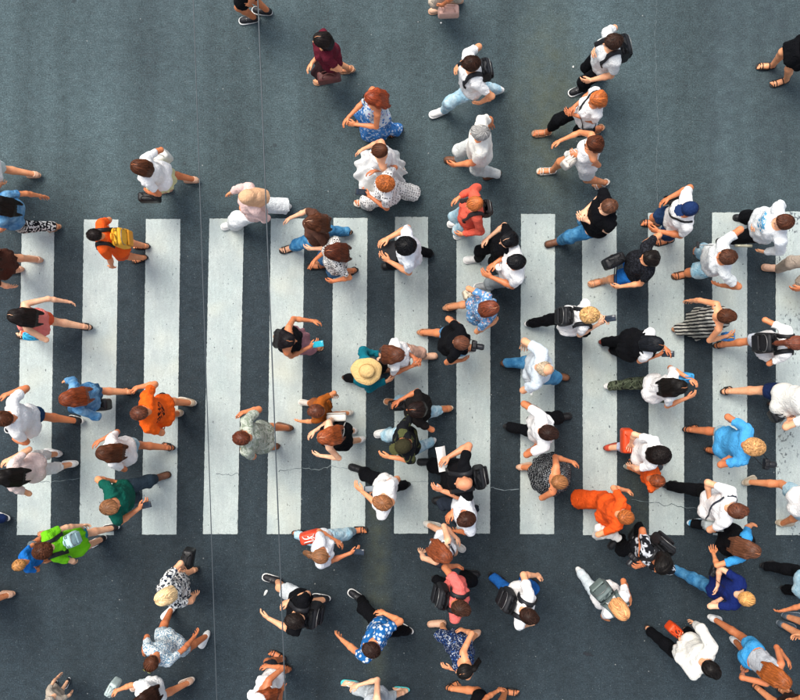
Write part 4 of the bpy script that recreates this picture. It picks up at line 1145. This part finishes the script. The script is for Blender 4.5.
P('woman in pink tank top and coral shorts stretching one arm back, on the first stripe', (14, 316), 180, 'f', ('tank', c('e98278')), ('shorts', c('e4603c'), 0.6), SAB, ('long', '1c1614'), [(87, 329), (18, 333)], [(70, 301, .95), (31, 334, 1.0)],
  acc=[('bag', 40, 343, .5, '2fb0dc', 'bright blue bag dangling beside the woman in the pink tank top', (.18, .1, .16))])
P('man in white t-shirt and navy shorts at the left edge, one leg trailing', (1, 419), 180, 'm', ('tee', WH), ('shorts', c('1f4266')), SNB, ('short', BR), [(77, 421), (12, 428)], [(6, 393, 1.0), (18, 443, .85)], w=1.1)
P('woman in denim jacket with long brown hair between first and second stripe', (66, 399), 185, 'f', ('long', DEN), ('skirt', DEND), SAB, ('long', AUB), [(130, 394), (74, 402)], [(94, 415, .85)],
  acc=[('bag', 99, 395, .95, '141518', 'black bag on the hip of the woman in the denim jacket', (.22, .14, .22))])
P('man in bright orange t-shirt with dark print, on the third stripe', (139, 413), 180, 'm', ('tee', c('f2621a', 'print', '141414')), ('shorts', CH), ('sneaker', 'b8a48c', 'e0d8cc'), ('crew', RBR), [(187, 402), (173, 414)], [(138, 386, .95)])
P('woman with long black hair in pale pink top and white trousers at the left edge', (3, 477), 180, 'f', ('tee', c('e6cfc6')), ('capri', c('e8e8e4')), SNW, ('long', BLKH), [(70, 464), (52, 453)], [(9, 458, 1.15), (9, 484, 1.15)])
P('woman in white top and light denim shorts with long brown hair, on the second stripe', (103, 453), 180, 'f', ('tee', WH), ('shorts', DENL, 0.55), SAB, ('long', BR), [(169, 450), (112, 452)], [(117, 467, .85), (98, 441, 1.0)])
P('person in dark green t-shirt looking at a phone, foot on the third stripe', (110, 507), 8, 'm', ('tee', c('0f5446')), ('trousers', c('34434e')), SHBR, ('short', LBR), [(161, 480), (122, 488)], [(113, 480, .9), (142, 507, 1.02)],
  acc=[('phone', 'R', 'black phone held out by the person in dark green')])
P('woman in lime green t-shirt with a small pale backpack, below the first two stripes', (42, 551), 200, 'f', ('tee', c('72c81e')), ('shorts', c('2f8fa0')), SNB, ('curly', BR), [(112, 528), (97, 541)], [(87, 524, .85), (76, 563, .85)],
  acc=[('backpack', 'b4d4d6', 'small pale blue backpack with black straps worn by the woman in lime green', .62, 'a6c8cc', '141414')])
P('small blond child in a blue t-shirt walking beside the woman in lime green', (19, 565), 195, 'c', ('tee', c('1f6fc0')), ('shorts', c('6c7a80')), SAN, ('crew', 'b07c48'), [(43, 534), (48, 560)], h=1.15)
P('person mostly outside the left edge, navy trouser leg and shoe beside the first stripe', (-84, 548), 180, 'm', ('tee', NAVY), ('trousers', NAVY), ('sneaker', '1c2a48', 'dcdcd8'), ('short', DBR), [(2, 517)])
P('person mostly outside the left edge, bare foot showing below the green-shirted woman', (-72, 622), 180, 'f', ('tee', c('5a8a50')), ('skirt', c('4c7a48')), NUD, ('long', BR), [(8, 594)])
P('woman with short blond hair in white dress with dark blotches, lower left', (163, 598), 200, 'f', ('tee', c('e4e4de', 'blotch', '20242c', '3a4a68', 0.8)), ('skirt', c('e4e4de', 'blotch', '20242c', '3a4a68', 0.8)), SAB, ('bob', 'd8b888'), [(190, 572), (178, 582)], [(184, 565, .92)], w=1.12,
  acc=[('bag', 190, 551, .8, '141416', 'black handbag carried by the short-haired blond woman in the blotched dress', (.26, .14, .2), 60)])
P('woman in white and blue patterned romper with yellow sunglasses on her brown hair, lower left', (151, 664), 235, 'f', ('tee', c('dfe6e4', 'blotch', '6c90a8', '9ab8c4', 0.5)), ('shorts', c('dfe6e4', 'blotch', '6c90a8', '9ab8c4', 0.5)), SNW, ('bun', BR), [(168, 613), (204, 640)], [(198, 633, .85), (143, 648, .9)], shades='top')
P('woman with loose dark brown hair and white sleeves at the bottom left edge', (138, 706), 200, 'f', ('tee', WH), ('shorts', c('c8d4d4')), ('sneaker', 'c9a58c', 'e4d6c8'), ('long', DBR), [(187, 682), (135, 690)], [(113, 692, 1.0)],
  acc=[('bag', 104, 690, .7, 'b8c8c4', 'pale grey green bag at the bottom left edge', (.2, .1, .24), 40)])
P('small grey-haired child-sized figure in beige at the bottom left edge', (49, 702), 235, 'c', ('tee', c('b0a494')), ('shorts', c('4a4440')), SNB, ('crew', 'a49c90'), [(52, 686), (66, 684)], h=0.98)
# top middle
P('person cut off by the top edge, bare leg and black sneakers left of the wire', (234, -42), 180, 'm', ('tee', BK), ('shorts', BK), SNB, ('short', DBR), [(249, 16), (262, 14)])
P('woman in maroon top with dark hair and headband carrying a brown bag, near the top', (321, 40), 185, 'f', ('tee', c('5e1c2a')), ('skirt', c('2c1a1c')), SAN, ('bob', '1a1412'), [(347, 72), (322, 78)], [(311, 66, 1.0), (331, 70, .88)],
  acc=[('bag', 329, 84, .62, '6a3a34', 'brown handbag held by the woman in maroon', (.3, .13, .2), 5)])
P('woman with big auburn hair and sunglasses in a blue flowered dress', (372, 98), 195, 'f', ('tank', c('c8d4dc', 'floral', '2f6fb4', '8a6fa0', 0.8)), ('maxi', c('3c78b8', 'floral', 'b8c8dc', '28508c', 0.8)), SAB, ('long', RED), [(396, 132), (362, 122)], [(346, 120, 1.05), (353, 126, 1.05)], shades='eyes')
P('woman with brown bun in a wide white tulle dress, in the top middle', (379, 151), 180, 'f', ('tank', c('eeece8')), ('tulle', c('efeeea')), SAW, ('bun', BR), [], [(361, 150, .9)])
P('woman with curly ginger hair in white clothes with black spots', (384, 183), 172, 'f', ('tee', c('e8e6e2', 'dots', '2a2a2e')), ('wide', c('e8e6e2', 'dots', '4a4a4e')), SAW, ('curly', GIN), [(412, 194), (363, 203)], [(367, 196, 1.05), (374, 170, 1.0)],
  acc=[('phone', 'L', 'dark phone held by the curly ginger-haired woman')])
P('woman in pale pink tunic and peach head scarf, white trousers blowing, at the fourth stripe', (246, 196), 190, 'f', ('long', c('e3c4bc')), ('wide', c('dfe4e4'), 0.05), SNW, ('scarf', 'dcae86'), [(228, 224), (284, 208)], [(246, 213, .95)], w=1.1)
P('woman in blue jeans striding wide with long brown hair, on the fifth stripe', (312, 222), 188, 'f', ('tee', c('5a3c30')), ('trousers', JNS), SAB, ('long', BR), [(283, 246), (346, 236)], [(288, 218, .92), (311, 250, .92)])
P('woman with dark auburn hair in black and white lace top, on the sixth stripe', (332, 252), 190, 'f', ('tee', c('e4e0d8', 'lace', '26262a')), ('shorts', DEND), SAB, ('long', '4a2416'), [(350, 272), (316, 266)], [(313, 262, .95), (334, 283, .95)])
P('man with thick black hair gripping a dark tablet, on the seventh stripe', (405, 246), 180, 'm', ('tee', WHB), ('trousers', BK), SHB, ('spiky', '101012'), [], [(385, 239, 1.12), (386, 261, 1.12)],
  acc=[('flat', 388, 250, 1.16, '1c1e22', 'dark tablet held in both hands by the man with thick black hair', (.20, .27), 90, .35, 'tablet', 'tablet')])
P('woman in black tank top and dusty pink skirt with blue phone, on the fifth stripe', (288, 340), 0, 'f', ('tank', BK), ('skirt', c('a87880')), SAN, ('long', '161214'), [], [(315, 320, .95), (313, 346, 1.05)],
  acc=[('phone', 'R', 'bright blue phone held by the woman in the black tank top', '2a98ac', '2fa8bc')])
P('woman in straw sun hat and teal shirt on the sixth stripe', (367, 371), 0, 'f', ('long', c('12707e')), ('trousers', BK), SHBR, ('crew', BR), [(350, 376), (384, 372)], [(389, 381, .95), (380, 354, .9)], hat=('sunhat', 'd8b478', 'd0a868'))
P('woman with brown hair in white blouse, hands joined, next to the straw hat', (397, 355), -5, 'f', ('tee', WH), ('capri', c('c9a08c')), NUD, ('long', '542e1c'), [(428, 357), (385, 360)], [(416, 359, 1.08), (415, 366, 1.08)])
P('child in rust brown t-shirt with one arm raised, between fifth and sixth stripe', (316, 411), 180, 'c', ('tee', c('a2571f')), ('shorts', c('8c5230')), ('sneaker', 'c8c0b4', 'e0dcd4'), ('short', RBR), [(347, 413), (306, 403)], [(337, 394, .92)], h=1.28)
P('woman with auburn hair in black strappy top with white strap, below the rust-shirted child', (325, 437), 182, 'f', ('tank', BK), ('shorts', c('1b1c20'), 0.55), SNW, ('long', '8a4420'), [(348, 430), (357, 440)], [(313, 432, 1.0), (320, 457, 1.0)],
  acc=[('cross', 'e4e0d8', 'white shoulder bag worn by the auburn-haired woman in black', 1, 'dcd8ce')])
P('man in pale grey green camouflage t-shirt on the fourth stripe', (241, 438), 178, 'm', ('tee', c('8a9482', 'camo', 'b8beb0', 'a2aa98', 0.6)), ('shorts', c('5a5c54')), SHBR, ('crew', '5a2c1a'), [(285, 427), (270, 447)], [(244, 411, .92)])
P('man in white t-shirt and black trousers looking at his phone, below the sixth stripe', (383, 503), 172, 'm', ('tee', WH), ('trousers', BK), SHB, ('short', '8a5a38'), [(358, 469), (402, 484)], [(360, 489, 1.08), (377, 487, .95)],
  acc=[('phone', 'R', 'grey phone held by the man in white below the sixth stripe', '2c3034', '8a949c')], look=.4)
P('woman in white top and light blue jeans with outstretched phone, foot of fifth stripe', (321, 557), -5, 'f', ('tee', WHB), ('trousers', JNL), SAB, ('pony', LBR), [(358, 531), (299, 533)], [(354, 552, 1.05), (338, 541, .95)],
  acc=[('bag', 310, 537, .95, 'd8401e', 'red bag with white patch beside the woman in light blue jeans', (.26, .14, .2), 20, 'e8e4dc'), ('phone', 'R', 'black phone in the outstretched hand of the woman in light blue jeans')])
P('man in black t-shirt and pale grey shorts with black backpack, lower left middle', (294, 622), 172, 'm', ('tee', BK), ('shorts', c('c2c8ca')), SNB, ('short', '1c1512'), [(272, 579), (322, 598)], [(266, 618, .98), (287, 602, .95)],
  acc=[('backpack', '131418', 'black backpack on the man in pale grey shorts', .95)])
P('woman with red hair and white top at the bottom edge under the right wire', (260, 698), 165, 'f', ('tank', WH), ('shorts', c('2c2e34'), 0.6), SAB, ('long', '7a3a1c'), [(277, 656), (283, 668)], [(284, 690, .95), (268, 664, .95)],
  hat=('cap', 'e4e4e0'))
P('man in blue shirt with white flowers and black trousers, striding, lower middle', (371, 650), 155, 'm', ('tee', c('1f62a0', 'floral', 'dfe4e4', 'b8cce0', 1.0)), ('trousers', BK), SNB, ('short', '2a1a14'), [(356, 598), (407, 627)], [(385, 611, .95)])
P('person at the bottom edge in pale grey with a turquoise flip-flop', (373, 717), 182, 'f', ('tank', c('b8c0c4')), ('capri', c('c0c8ca')), ('flipflop', 'e8e8e4', '4cc8c8'), ('bun', BR), [(402, 690), (350, 684)], [(356, 684, 1.0)])
P('person cut off by the top edge in beige trousers', (444, -36), 182, 'f', ('tee', c('d8c8b8')), ('trousers', c('c8b8a4')), NUD, ('bob', LBR), [(438, 6), (455, 4)], [],
  acc=[('bag', 461, 12, .6, 'dcae9c', 'pale pink handbag hanging at the top edge', (.27, .13, .19), 0)])
P('man in white t-shirt and light jeans striding with black backpack, near the top', (471, 63), 192, 'm', ('tee', WH), ('trousers', JNL), SNW, ('short', DBR), [(438, 109), (497, 95)], [(482, 104, .88), (461, 64, 1.1)],
  acc=[('backpack', '17191e', 'black backpack on the striding man in white and light jeans', .8)])
P('older man with grey hair in loose cream shirt, top centre', (480, 133), 185, 'm', ('tee', c('eae7dc')), ('trousers', c('d8dcd8')), SHBR, ('short', GRY), [(454, 160), (493, 175)], [(454, 166, .88)], w=1.08)
P('man in white striped polo and black trousers with a black backpack, top right of centre', (613, 42), 195, 'm', ('tee', c('dcdedc')), ('trousers', BK), SNB, ('short', '33221a'), [(578, 88), (597, 78)], [(589, 82, .88), (598, 48, 1.12)],
  acc=[('backpack', '15161a', 'black backpack on the man in the white polo at the top', .95)])
P('woman with orange red hair in white top and black cropped leggings', (598, 98), 192, 'f', ('tee', WH), ('capri', BK), SAN, ('bob', 'b4602c'), [(541, 133), (597, 130)], [(572, 108, 1.05), (571, 114, 1.0)],
  acc=[('cross', '16171a', 'small black cross-body bag on the woman with orange red hair', -1, '1a1b1e', .7)])
P('woman with brown hair and sunglasses in white top and white shorts, holding a white bag', (594, 143), 190, 'f', ('tank', WH), ('shorts', c('e6e6e2'), 0.6), SAW, ('bob', '4c2818'), [(546, 171), (602, 184)], [(557, 141, .98), (577, 156, 1.05)], shades='eyes',
  acc=[('bag', 566, 169, .78, 'ded8cc', 'cream handbag held by the woman in white shorts', (.22, .12, .18), 30)])
P('heavy man in black t-shirt and blue jeans with hands clasped, at the tenth stripe', (609, 206), 187, 'm', ('tee', BK), ('trousers', JNS), SHBR, ('crew', '5a3826'), [(554, 239), (600, 232)], [(584, 212, 1.08), (584, 220, 1.08)], w=1.15)
P('person in white t-shirt and navy cap at the top of the eleventh stripe', (689, 209), 185, 'm', ('tee', WH), ('shorts', c('243c60')), SAB, ('crew', DBR), [(651, 223), (664, 241)], [(667, 198, .98), (656, 232, .92)], hat=('cap', '1c3058'),
  acc=[('cross', '17181b', 'black waist bag worn by the person in the navy cap', 1, '17181b', .9)])
P('woman in black top and blue shorts with black shoulder bag, on the tenth stripe', (650, 258), 185, 'f', ('tee', c('17181c', 'blotch', '2c2e34', '202228', 0.5)), ('shorts', c('1f66b0')), SAN, ('bob', '17120f'), [(597, 281), (642, 272)], [(618, 288, .92), (650, 238, .95)], w=1.18,
  acc=[('bag', 614, 261, .92, '131417', 'black shoulder bag carried by the woman in blue shorts', (.28, .14, .2), 20)])
P('man in white t-shirt and light denim shorts holding a selfie stick, on the twelfth stripe', (727, 257), 182, 'm', ('tee', c('e0e4e2')), ('shorts', DENL), SABR, ('short', '4c2e20'), [(682, 275), (704, 252)], [(722, 243, 1.12), (722, 287, .95)],
  acc=[('stick', 752, 246, 698, 245, 1.1, 'pale selfie stick held level by the man on the twelfth stripe')])
P('large man in loose white shirt and black trousers at the upper right edge', (784, 222), 182, 'm', ('long', c('e4e8e8', 'print', '5aa4cc')), ('trousers', BK), SHB, ('short', '4a2a1c'), [(744, 218), (727, 240)], [(758, 222, 1.02)], w=1.2)
P('person mostly outside the right edge, beige trouser leg below the large man in white', (852, 256), 182, 'm', ('tee', WHB), ('trousers', c('b8a898')), NUD, ('short', DBR), [(772, 268), (805, 285)], [(797, 290, .9)])
P('woman in coral red shirt and pale blue jeans, ginger hair, top of eighth stripe', (474, 204), 188, 'f', ('long', c('e2614c')), ('trousers', JNL), SNW, ('bun', GIN), [(457, 224), (463, 234)], [(457, 198, .98), (462, 236, .92)],
  acc=[('backpack', '2c2220', 'dark brown backpack on the woman in coral red', .7)])
P('person in black with black hair and one white shoe forward, between eighth and ninth stripe', (508, 240), 195, 'f', ('tee', BK), ('trousers', BK), SNW, ('bob', '101012'), [(473, 260), (506, 258)], [(486, 239, .98)])
P('man with black hair in white t-shirt holding a drink, on the ninth stripe', (516, 262), 182, 'm', ('tee', WH), ('trousers', c('7c8488')), ('sneaker', '8a8e90', 'dcdcd8'), ('short', '121214'), [(484, 284), (516, 278)], [(488, 277, 1.05), (493, 265, 1.05)],
  acc=[('cup', 498, 268, 1.08, 'c8ccd0', 'pale drinks cup with straw held by the black-haired man in white')])
P('woman in blue flowered top and denim shorts with reddish hair, on the eighth stripe', (491, 308), 5, 'f', ('tee', c('5c8cb8', 'floral', 'c8d4dc', 'd8a8a0', 0.7)), ('shorts', DEN), SAN, ('bob', '6a3420'), [(450, 307), (488, 318)], [(492, 325, .95), (471, 291, .92)],
  acc=[('bag', 468, 294, .85, 'd8cab0', 'beige handbag on the arm of the woman in the blue flowered top', (.2, .12, .18), 10)])
P('woman in black t-shirt and denim shorts with brown bun, left of the eighth stripe', (462, 343), -8, 'f', ('tee', BK), ('shorts', DEN), SAN, ('bun', '5c3624'), [(424, 333), (466, 346)], [(455, 321, .9), (462, 361, .9)], w=1.1,
  acc=[('camera', 474, 346, 1.2, 'black camera hanging in front of the woman with the brown bun')])
P('older balding man in pale blue white shirt and jeans, on the ninth stripe', (546, 369), -5, 'm', ('tee', c('cdd8de')), ('trousers', JNS), SHBR, ('receding', 'c0ac90'), [(508, 364), (560, 375)], [(522, 344, .88), (536, 385, .88)], w=1.12)
P('dark-haired man in white t-shirt and black trousers, on ninth stripe beside the dotted dress', (549, 433), 0, 'm', ('tee', WH), ('trousers', BK), SHB, ('short', '2a1a14'), [(511, 427), (562, 417)], [(533, 406, .9), (534, 447, .9)])
P('woman with long black hair in white top and camouflage trousers, on the eleventh stripe', (680, 387), -2, 'f', ('tee', WH), ('trousers', c('3c4434', 'camo', '5c6450', '22261f', 0.7)), SNW, ('long', '14110f'), [(610, 387), (658, 394)], [(692, 379, 1.12), (690, 398, 1.12)],
  acc=[('bag', 677, 373, 1.0, '3c9ad0', 'light blue bag beside the woman in camouflage trousers', (.22, .12, .2))])
P('woman with blond hair in white t-shirt with a black leather backpack, on the tenth stripe', (591, 315), 0, 'f', ('tee', WH), ('trousers', BK), SNB, ('curly', 'c49a62'), [(531, 325), (577, 330)], [(603, 318, 1.15), (601, 324, 1.15)],
  acc=[('backpack', '17191c', 'black leather backpack on the blond woman on the tenth stripe', .85), ('phone', 'L', 'dark phone in the hands of the blond woman on the tenth stripe')])
P('woman in black vest over white t-shirt looking at a phone, between tenth and eleventh stripe', (655, 344), -8, 'f', ('tee', WH), ('trousers', BK), ('shoe', '8c3a2c', '5a2a22'), ('bob', '15171b'), [(607, 342), (618, 352)], [(667, 350, 1.08), (660, 355, 1.02)], over=('tank', BK), look=.4,
  acc=[('phone', 'R', 'black phone held by the woman in the black vest')])
P('woman in long black and white striped dress with bare shoulders, on the eleventh stripe', (727, 316), 0, 'f', ('tank', c('1b1c20', 'stripes', 'b4b2a8')), ('maxi', c('1b1c20', 'stripes', 'b4b2a8')), SAN, ('short', BR), [(680, 328), (716, 324)], [(728, 337, 1.0)],
  acc=[('bag', 730, 339, .92, '3c8cd8', 'small bright blue bag held by the woman in the striped dress', (.15, .1, .13), 0, 'd89838')])
P('woman with reddish ponytail in white with a square black backpack at the right edge', (797, 343), 2, 'f', ('tee', WH), ('shorts', c('d4dae4'), 0.75), SAB, ('pony', '6a3826'), [(719, 345), (768, 352)], [(764, 318, .98), (778, 357, .92)],
  acc=[('backpack', '131417', 'square black backpack on the woman at the right edge', .9)])
P('man in white polo and navy shorts at the right edge, black sandal trailing', (824, 402), 0, 'm', ('tee', c('ecebe2')), ('shorts', c('1c2c54')), SAB, ('short', BR), [(725, 391), (778, 405)], [(787, 421, .95)], w=1.1,
  acc=[('bag', 772, 411, .95, '15171b', 'black camera bag at the hip of the man in the white polo', (.2, .16, .18), 30)])
P('man with curly blond hair in blue t-shirt with a camera, on the twelfth stripe', (755, 447), -5, 'm', ('tee', c('4a9fd4')), ('shorts', DENL), SAB, ('curly', 'c0905c'), [(691, 429), (714, 451)], [(736, 424, .95), (734, 452, 1.02)],
  acc=[('camera', 766, 464, 1.3, 'black camera slung from the neck of the man with curly blond hair')])
P('person mostly outside the right edge in denim shorts, bare legs over the last stripe', (838, 503), 8, 'f', ('tee', WH), ('shorts', DENL, 0.55), ('sneaker', 'b8a890', 'd0c4b0'), ('long', BR), [(748, 481), (786, 523)])
P('woman with big black hair in white t-shirt and pale jeans, between tenth and eleventh stripe', (661, 455), 0, 'f', ('tee', WH), ('capri', c('b4bcd4', 'denim', 'd4d8e4')), ('shoe', 'b8442c', '7a3428'), ('bigcurly', '17110f'), [(611, 447), (648, 455)], [(628, 444, .92)],
  acc=[('bag', 630, 436, .82, 'd8481c', 'orange red handbag held by the woman with big black hair', (.32, .14, .2), 90)])
P('ginger-haired child in orange t-shirt with pale stripes walking below the woman with big black hair', (658, 481), -5, 'c', ('tee', c('ec6428', 'print', 'e8d8c8')), ('shorts', c('4a4c50')), ('sneaker', '8a8c80', 'd8d8d0'), ('crew', '7a3c1e'), [(632, 468), (660, 462)], h=1.3)
P('woman in flowing orange red jumpsuit with ginger hair, at the foot of the tenth stripe', (626, 517), -5, 'f', ('tee', c('e6581f')), ('wide', c('e6581f'), 0.07), SAN, ('bun', '9a5424'), [(580, 498), (612, 510)], [(627, 489, .92), (612, 533, 1.02)], w=1.15,
  acc=[('shawl', 608, 533, .9, 'e4e2da', 'white shawl over the arm of the woman in the orange jumpsuit')])
P('woman in black dress with white dots and light brown bun, right of the ninth stripe', (560, 482), -3, 'f', ('tank', c('17191e', 'dots', 'c4c8c8', scale=0.55)), ('flare', c('17191e', 'dots', 'c4c8c8', scale=0.55)), NUD, ('bun', '8a5a34'), [(524, 469), (560, 474)], [(573, 461, .95), (547, 497, .85)], w=1.12)
P('man in white t-shirt and black trousers, one leg trailing far left over the eleventh stripe', (738, 511), -5, 'm', ('tee', WH), ('trousers', BK), SHB, ('short', '5c3422'), [(670, 485), (712, 516)], [(706, 498, .98), (722, 528, .92)],
  acc=[('cross', '2c3440', 'grey sling bag on the man in white at the foot of the twelfth stripe', 1, '9aa4a4')])
P('person in black with a white shirt patch photographing, black backpack, below the tenth stripe', (662, 566), 232, 'm', ('tee', c('17191d', 'blotch', 'c8ccd0', '24272c', 2.6)), ('trousers', BK), SHB, ('bob', '14110f'), [(618, 543), (634, 530)], [(639, 554, 1.15), (640, 563, 1.15)],
  acc=[('backpack', '121316', 'black backpack on the photographing person in black', .9), ('camera', 634, 558, 1.22, 'black camera in the hands of the photographing person in black', False)])
P('woman with long brown hair in black vest over blue shirt, below the twelfth stripe', (753, 551), -8, 'f', ('tee', c('3c94cc')), ('trousers', BK), ('sneaker', '4a9cc8', 'c8d4dc'), ('long', '5a3826'), [(695, 523), (735, 536)], [(710, 553, .98)], over=('tank', BK))
P('woman with blond bun in navy t-shirt and blue jeans, lower right', (747, 599), -20, 'f', ('tee', c('14235c')), ('trousers', JNS), SNW, ('bun', 'c08c50'), [(675, 566), (722, 580)], [(714, 586, 1.08), (721, 596, 1.05)], w=1.08,
  acc=[('camera', 713, 571, 1.05, 'black camera at the waist of the woman with the blond bun')])
P('person in grey blue denim shirt at the right edge, lower right, arm reaching back', (836, 592), -5, 'f', ('tee', DENL), ('trousers', BK), SHB, ('long', DBR), [(768, 565), (790, 590)], [(778, 612, .98)])
P('person mostly outside the lower right edge with a dark grey shoe and hand showing', (852, 662), -12, 'm', ('tee', CH), ('shorts', c('3c444c')), ('sneaker', '46525c', '7a848c'), ('short', DBR), [(787, 626)], [(797, 634, .9)])
P('woman with long light orange hair and grey backpack, pale clothes, lower middle right', (622, 612), -48, 'f', ('tee', WH), ('trousers', c('ccd8dc')), SNW, ('bob', 'c88e5c'), [(582, 574), (604, 588)], [(630, 596, .98)],
  acc=[('backpack', '5c6a68', 'grey green backpack on the woman with light orange hair', .85, '667470')])
P('man in baggy white shirt and black trousers with black hair, lower right', (711, 669), -40, 'm', ('long', c('ebe9df')), ('trousers', BK), SAB, ('short', '14110f'), [(651, 632), (692, 634)], [(680, 640, .85)], w=1.12,
  acc=[('bag', 667, 619, .55, 'e04c1c', 'orange bag hanging from the hand of the man in the baggy white shirt', (.2, .12, .2), 0, None, 'handbag', '1a1415')])
P('woman with very long auburn hair and bright denim shorts, lower right corner', (783, 681), -33, 'f', ('crop', c('b8bcc0')), ('shorts', c('2f8cc8', 'denim', '58acdc'), 0.5), SNW, ('long', '8c4a20'), [(712, 621), (740, 641)], [(740, 670, .92), (788, 659, 1.0)])
P('person at the bottom right corner, only a bare arm showing', (826, 738), -30, 'f', ('tank', c('3a2c28')), ('skirt', c('3a2c28')), SAB, ('long', DBR), [], [(790, 697, .95)])
P('woman with reddish hair and pale top with dark strap, foot of the eighth stripe', (445, 556), -25, 'f', ('tank', WHB), ('shorts', BK, 0.6), ('sneaker', 'd8d4c8', 'e4e0d8'), ('long', '7a3e22'), [(431, 527), (458, 544)], [(457, 537, .95)],
  acc=[('cross', '2a2f38', 'small dark cross-body bag on the woman with reddish hair below the crossing', 1, '2a2f38', .6)])
P('man in salmon pink t-shirt with a round black backpack, lower middle', (461, 608), -12, 'm', ('tee', c('e67068')), ('trousers', BK), SHB, ('short', '3a241a'), [(440, 580), (470, 574)], [(455, 563, .95)],
  acc=[('backpack', '15161a', 'round black backpack on the man in salmon pink', .92)])
P('woman with dark hair in a navy flowered dress, lower middle near the bottom', (464, 671), 195, 'f', ('tank', c('1c2c50', 'floral', 'a8b0bc', '3c64a8', 0.5)), ('skirt', c('1c2c50', 'floral', 'a8b0bc', '3c64a8', 0.5)), NUD, ('pony', '14110f'), [(437, 624), (473, 634)], [(448, 667, 1.12), (462, 627, .9)])
P('person at the bottom edge, bare leg stretched right with a black ankle strap', (482, 731), 2, 'f', ('tank', BK), ('shorts', BK, 0.5), SAB, ('long', BR), [(520, 692), (452, 686)])
P('man in white t-shirt with black backpack and blue trousers, lower middle', (529, 616), -22, 'm', ('tee', WH), ('trousers', c('1f5ca4')), SHB, ('short', '2c1c15'), [(496, 577), (528, 582)], [(537, 573, .92)],
  acc=[('backpack', '17191d', 'black backpack on the man in blue trousers, lower middle', .9)])
P('dark-haired woman in black t-shirt and pale jeans, bag in front, on the seventh stripe', (415, 410), 182, 'f', ('tee', c('1a1716')), ('capri', JNL), ('shoe', 'b87850', 'c8b8a4'), ('bob', '1f1512'), [(446, 408), (393, 403)], [(397, 401, 1.0), (428, 428, .9)],
  acc=[('bag', 402, 411, .95, '16171a', 'black bag in front of the dark-haired woman on the seventh stripe', (.24, .12, .18), 0)])
P('man in black t-shirt and light jeans with an olive cap, on the seventh stripe', (403, 446), 200, 'm', ('tee', c('15171a', 'camo', '15171a', '4c5030', 1.6)), ('trousers', JNL), SNW, ('crew', DBR), [(384, 433), (428, 443)], [(388, 457, 1.0), (405, 429, 1.05)], hat=('cap', '33301f', '4a4a2c'))
P('bald heavy man in black with black backpack holding a white sheet, on eighth stripe', (464, 484), 190, 'm', ('tee', BK), ('trousers', BK), SHB, None, [(427, 462), (455, 480)], [(446, 455, 1.15), (439, 490, 1.1)], w=1.28, skn='dc9a72',
  acc=[('backpack', '131519', 'black backpack on the bald man', .95), ('flat', 442, 459, 1.18, 'e8e8e2', 'white sheet of paper held by the bald man', (.30, .12), 0, .25), ('cup', 438, 487, 1.0, 'e0e4e8', 'small pale cup in the hand of the bald man')])
P('man in white t-shirt with dark brown hair right below the bald man', (466, 519), 195, 'm', ('tee', c('e6eaec')), ('trousers', c('2c3440')), SHB, ('short', '3a2218'), [(442, 500), (470, 510)], [(451, 513, 1.05)])
P('person cut off by the upper right edge in black dress, bare legs, black sandals', (842, 20), 188, 'f', ('tank', BK), ('mini', BK), SAB, ('long', BLKH), [(766, 66), (780, 82)])
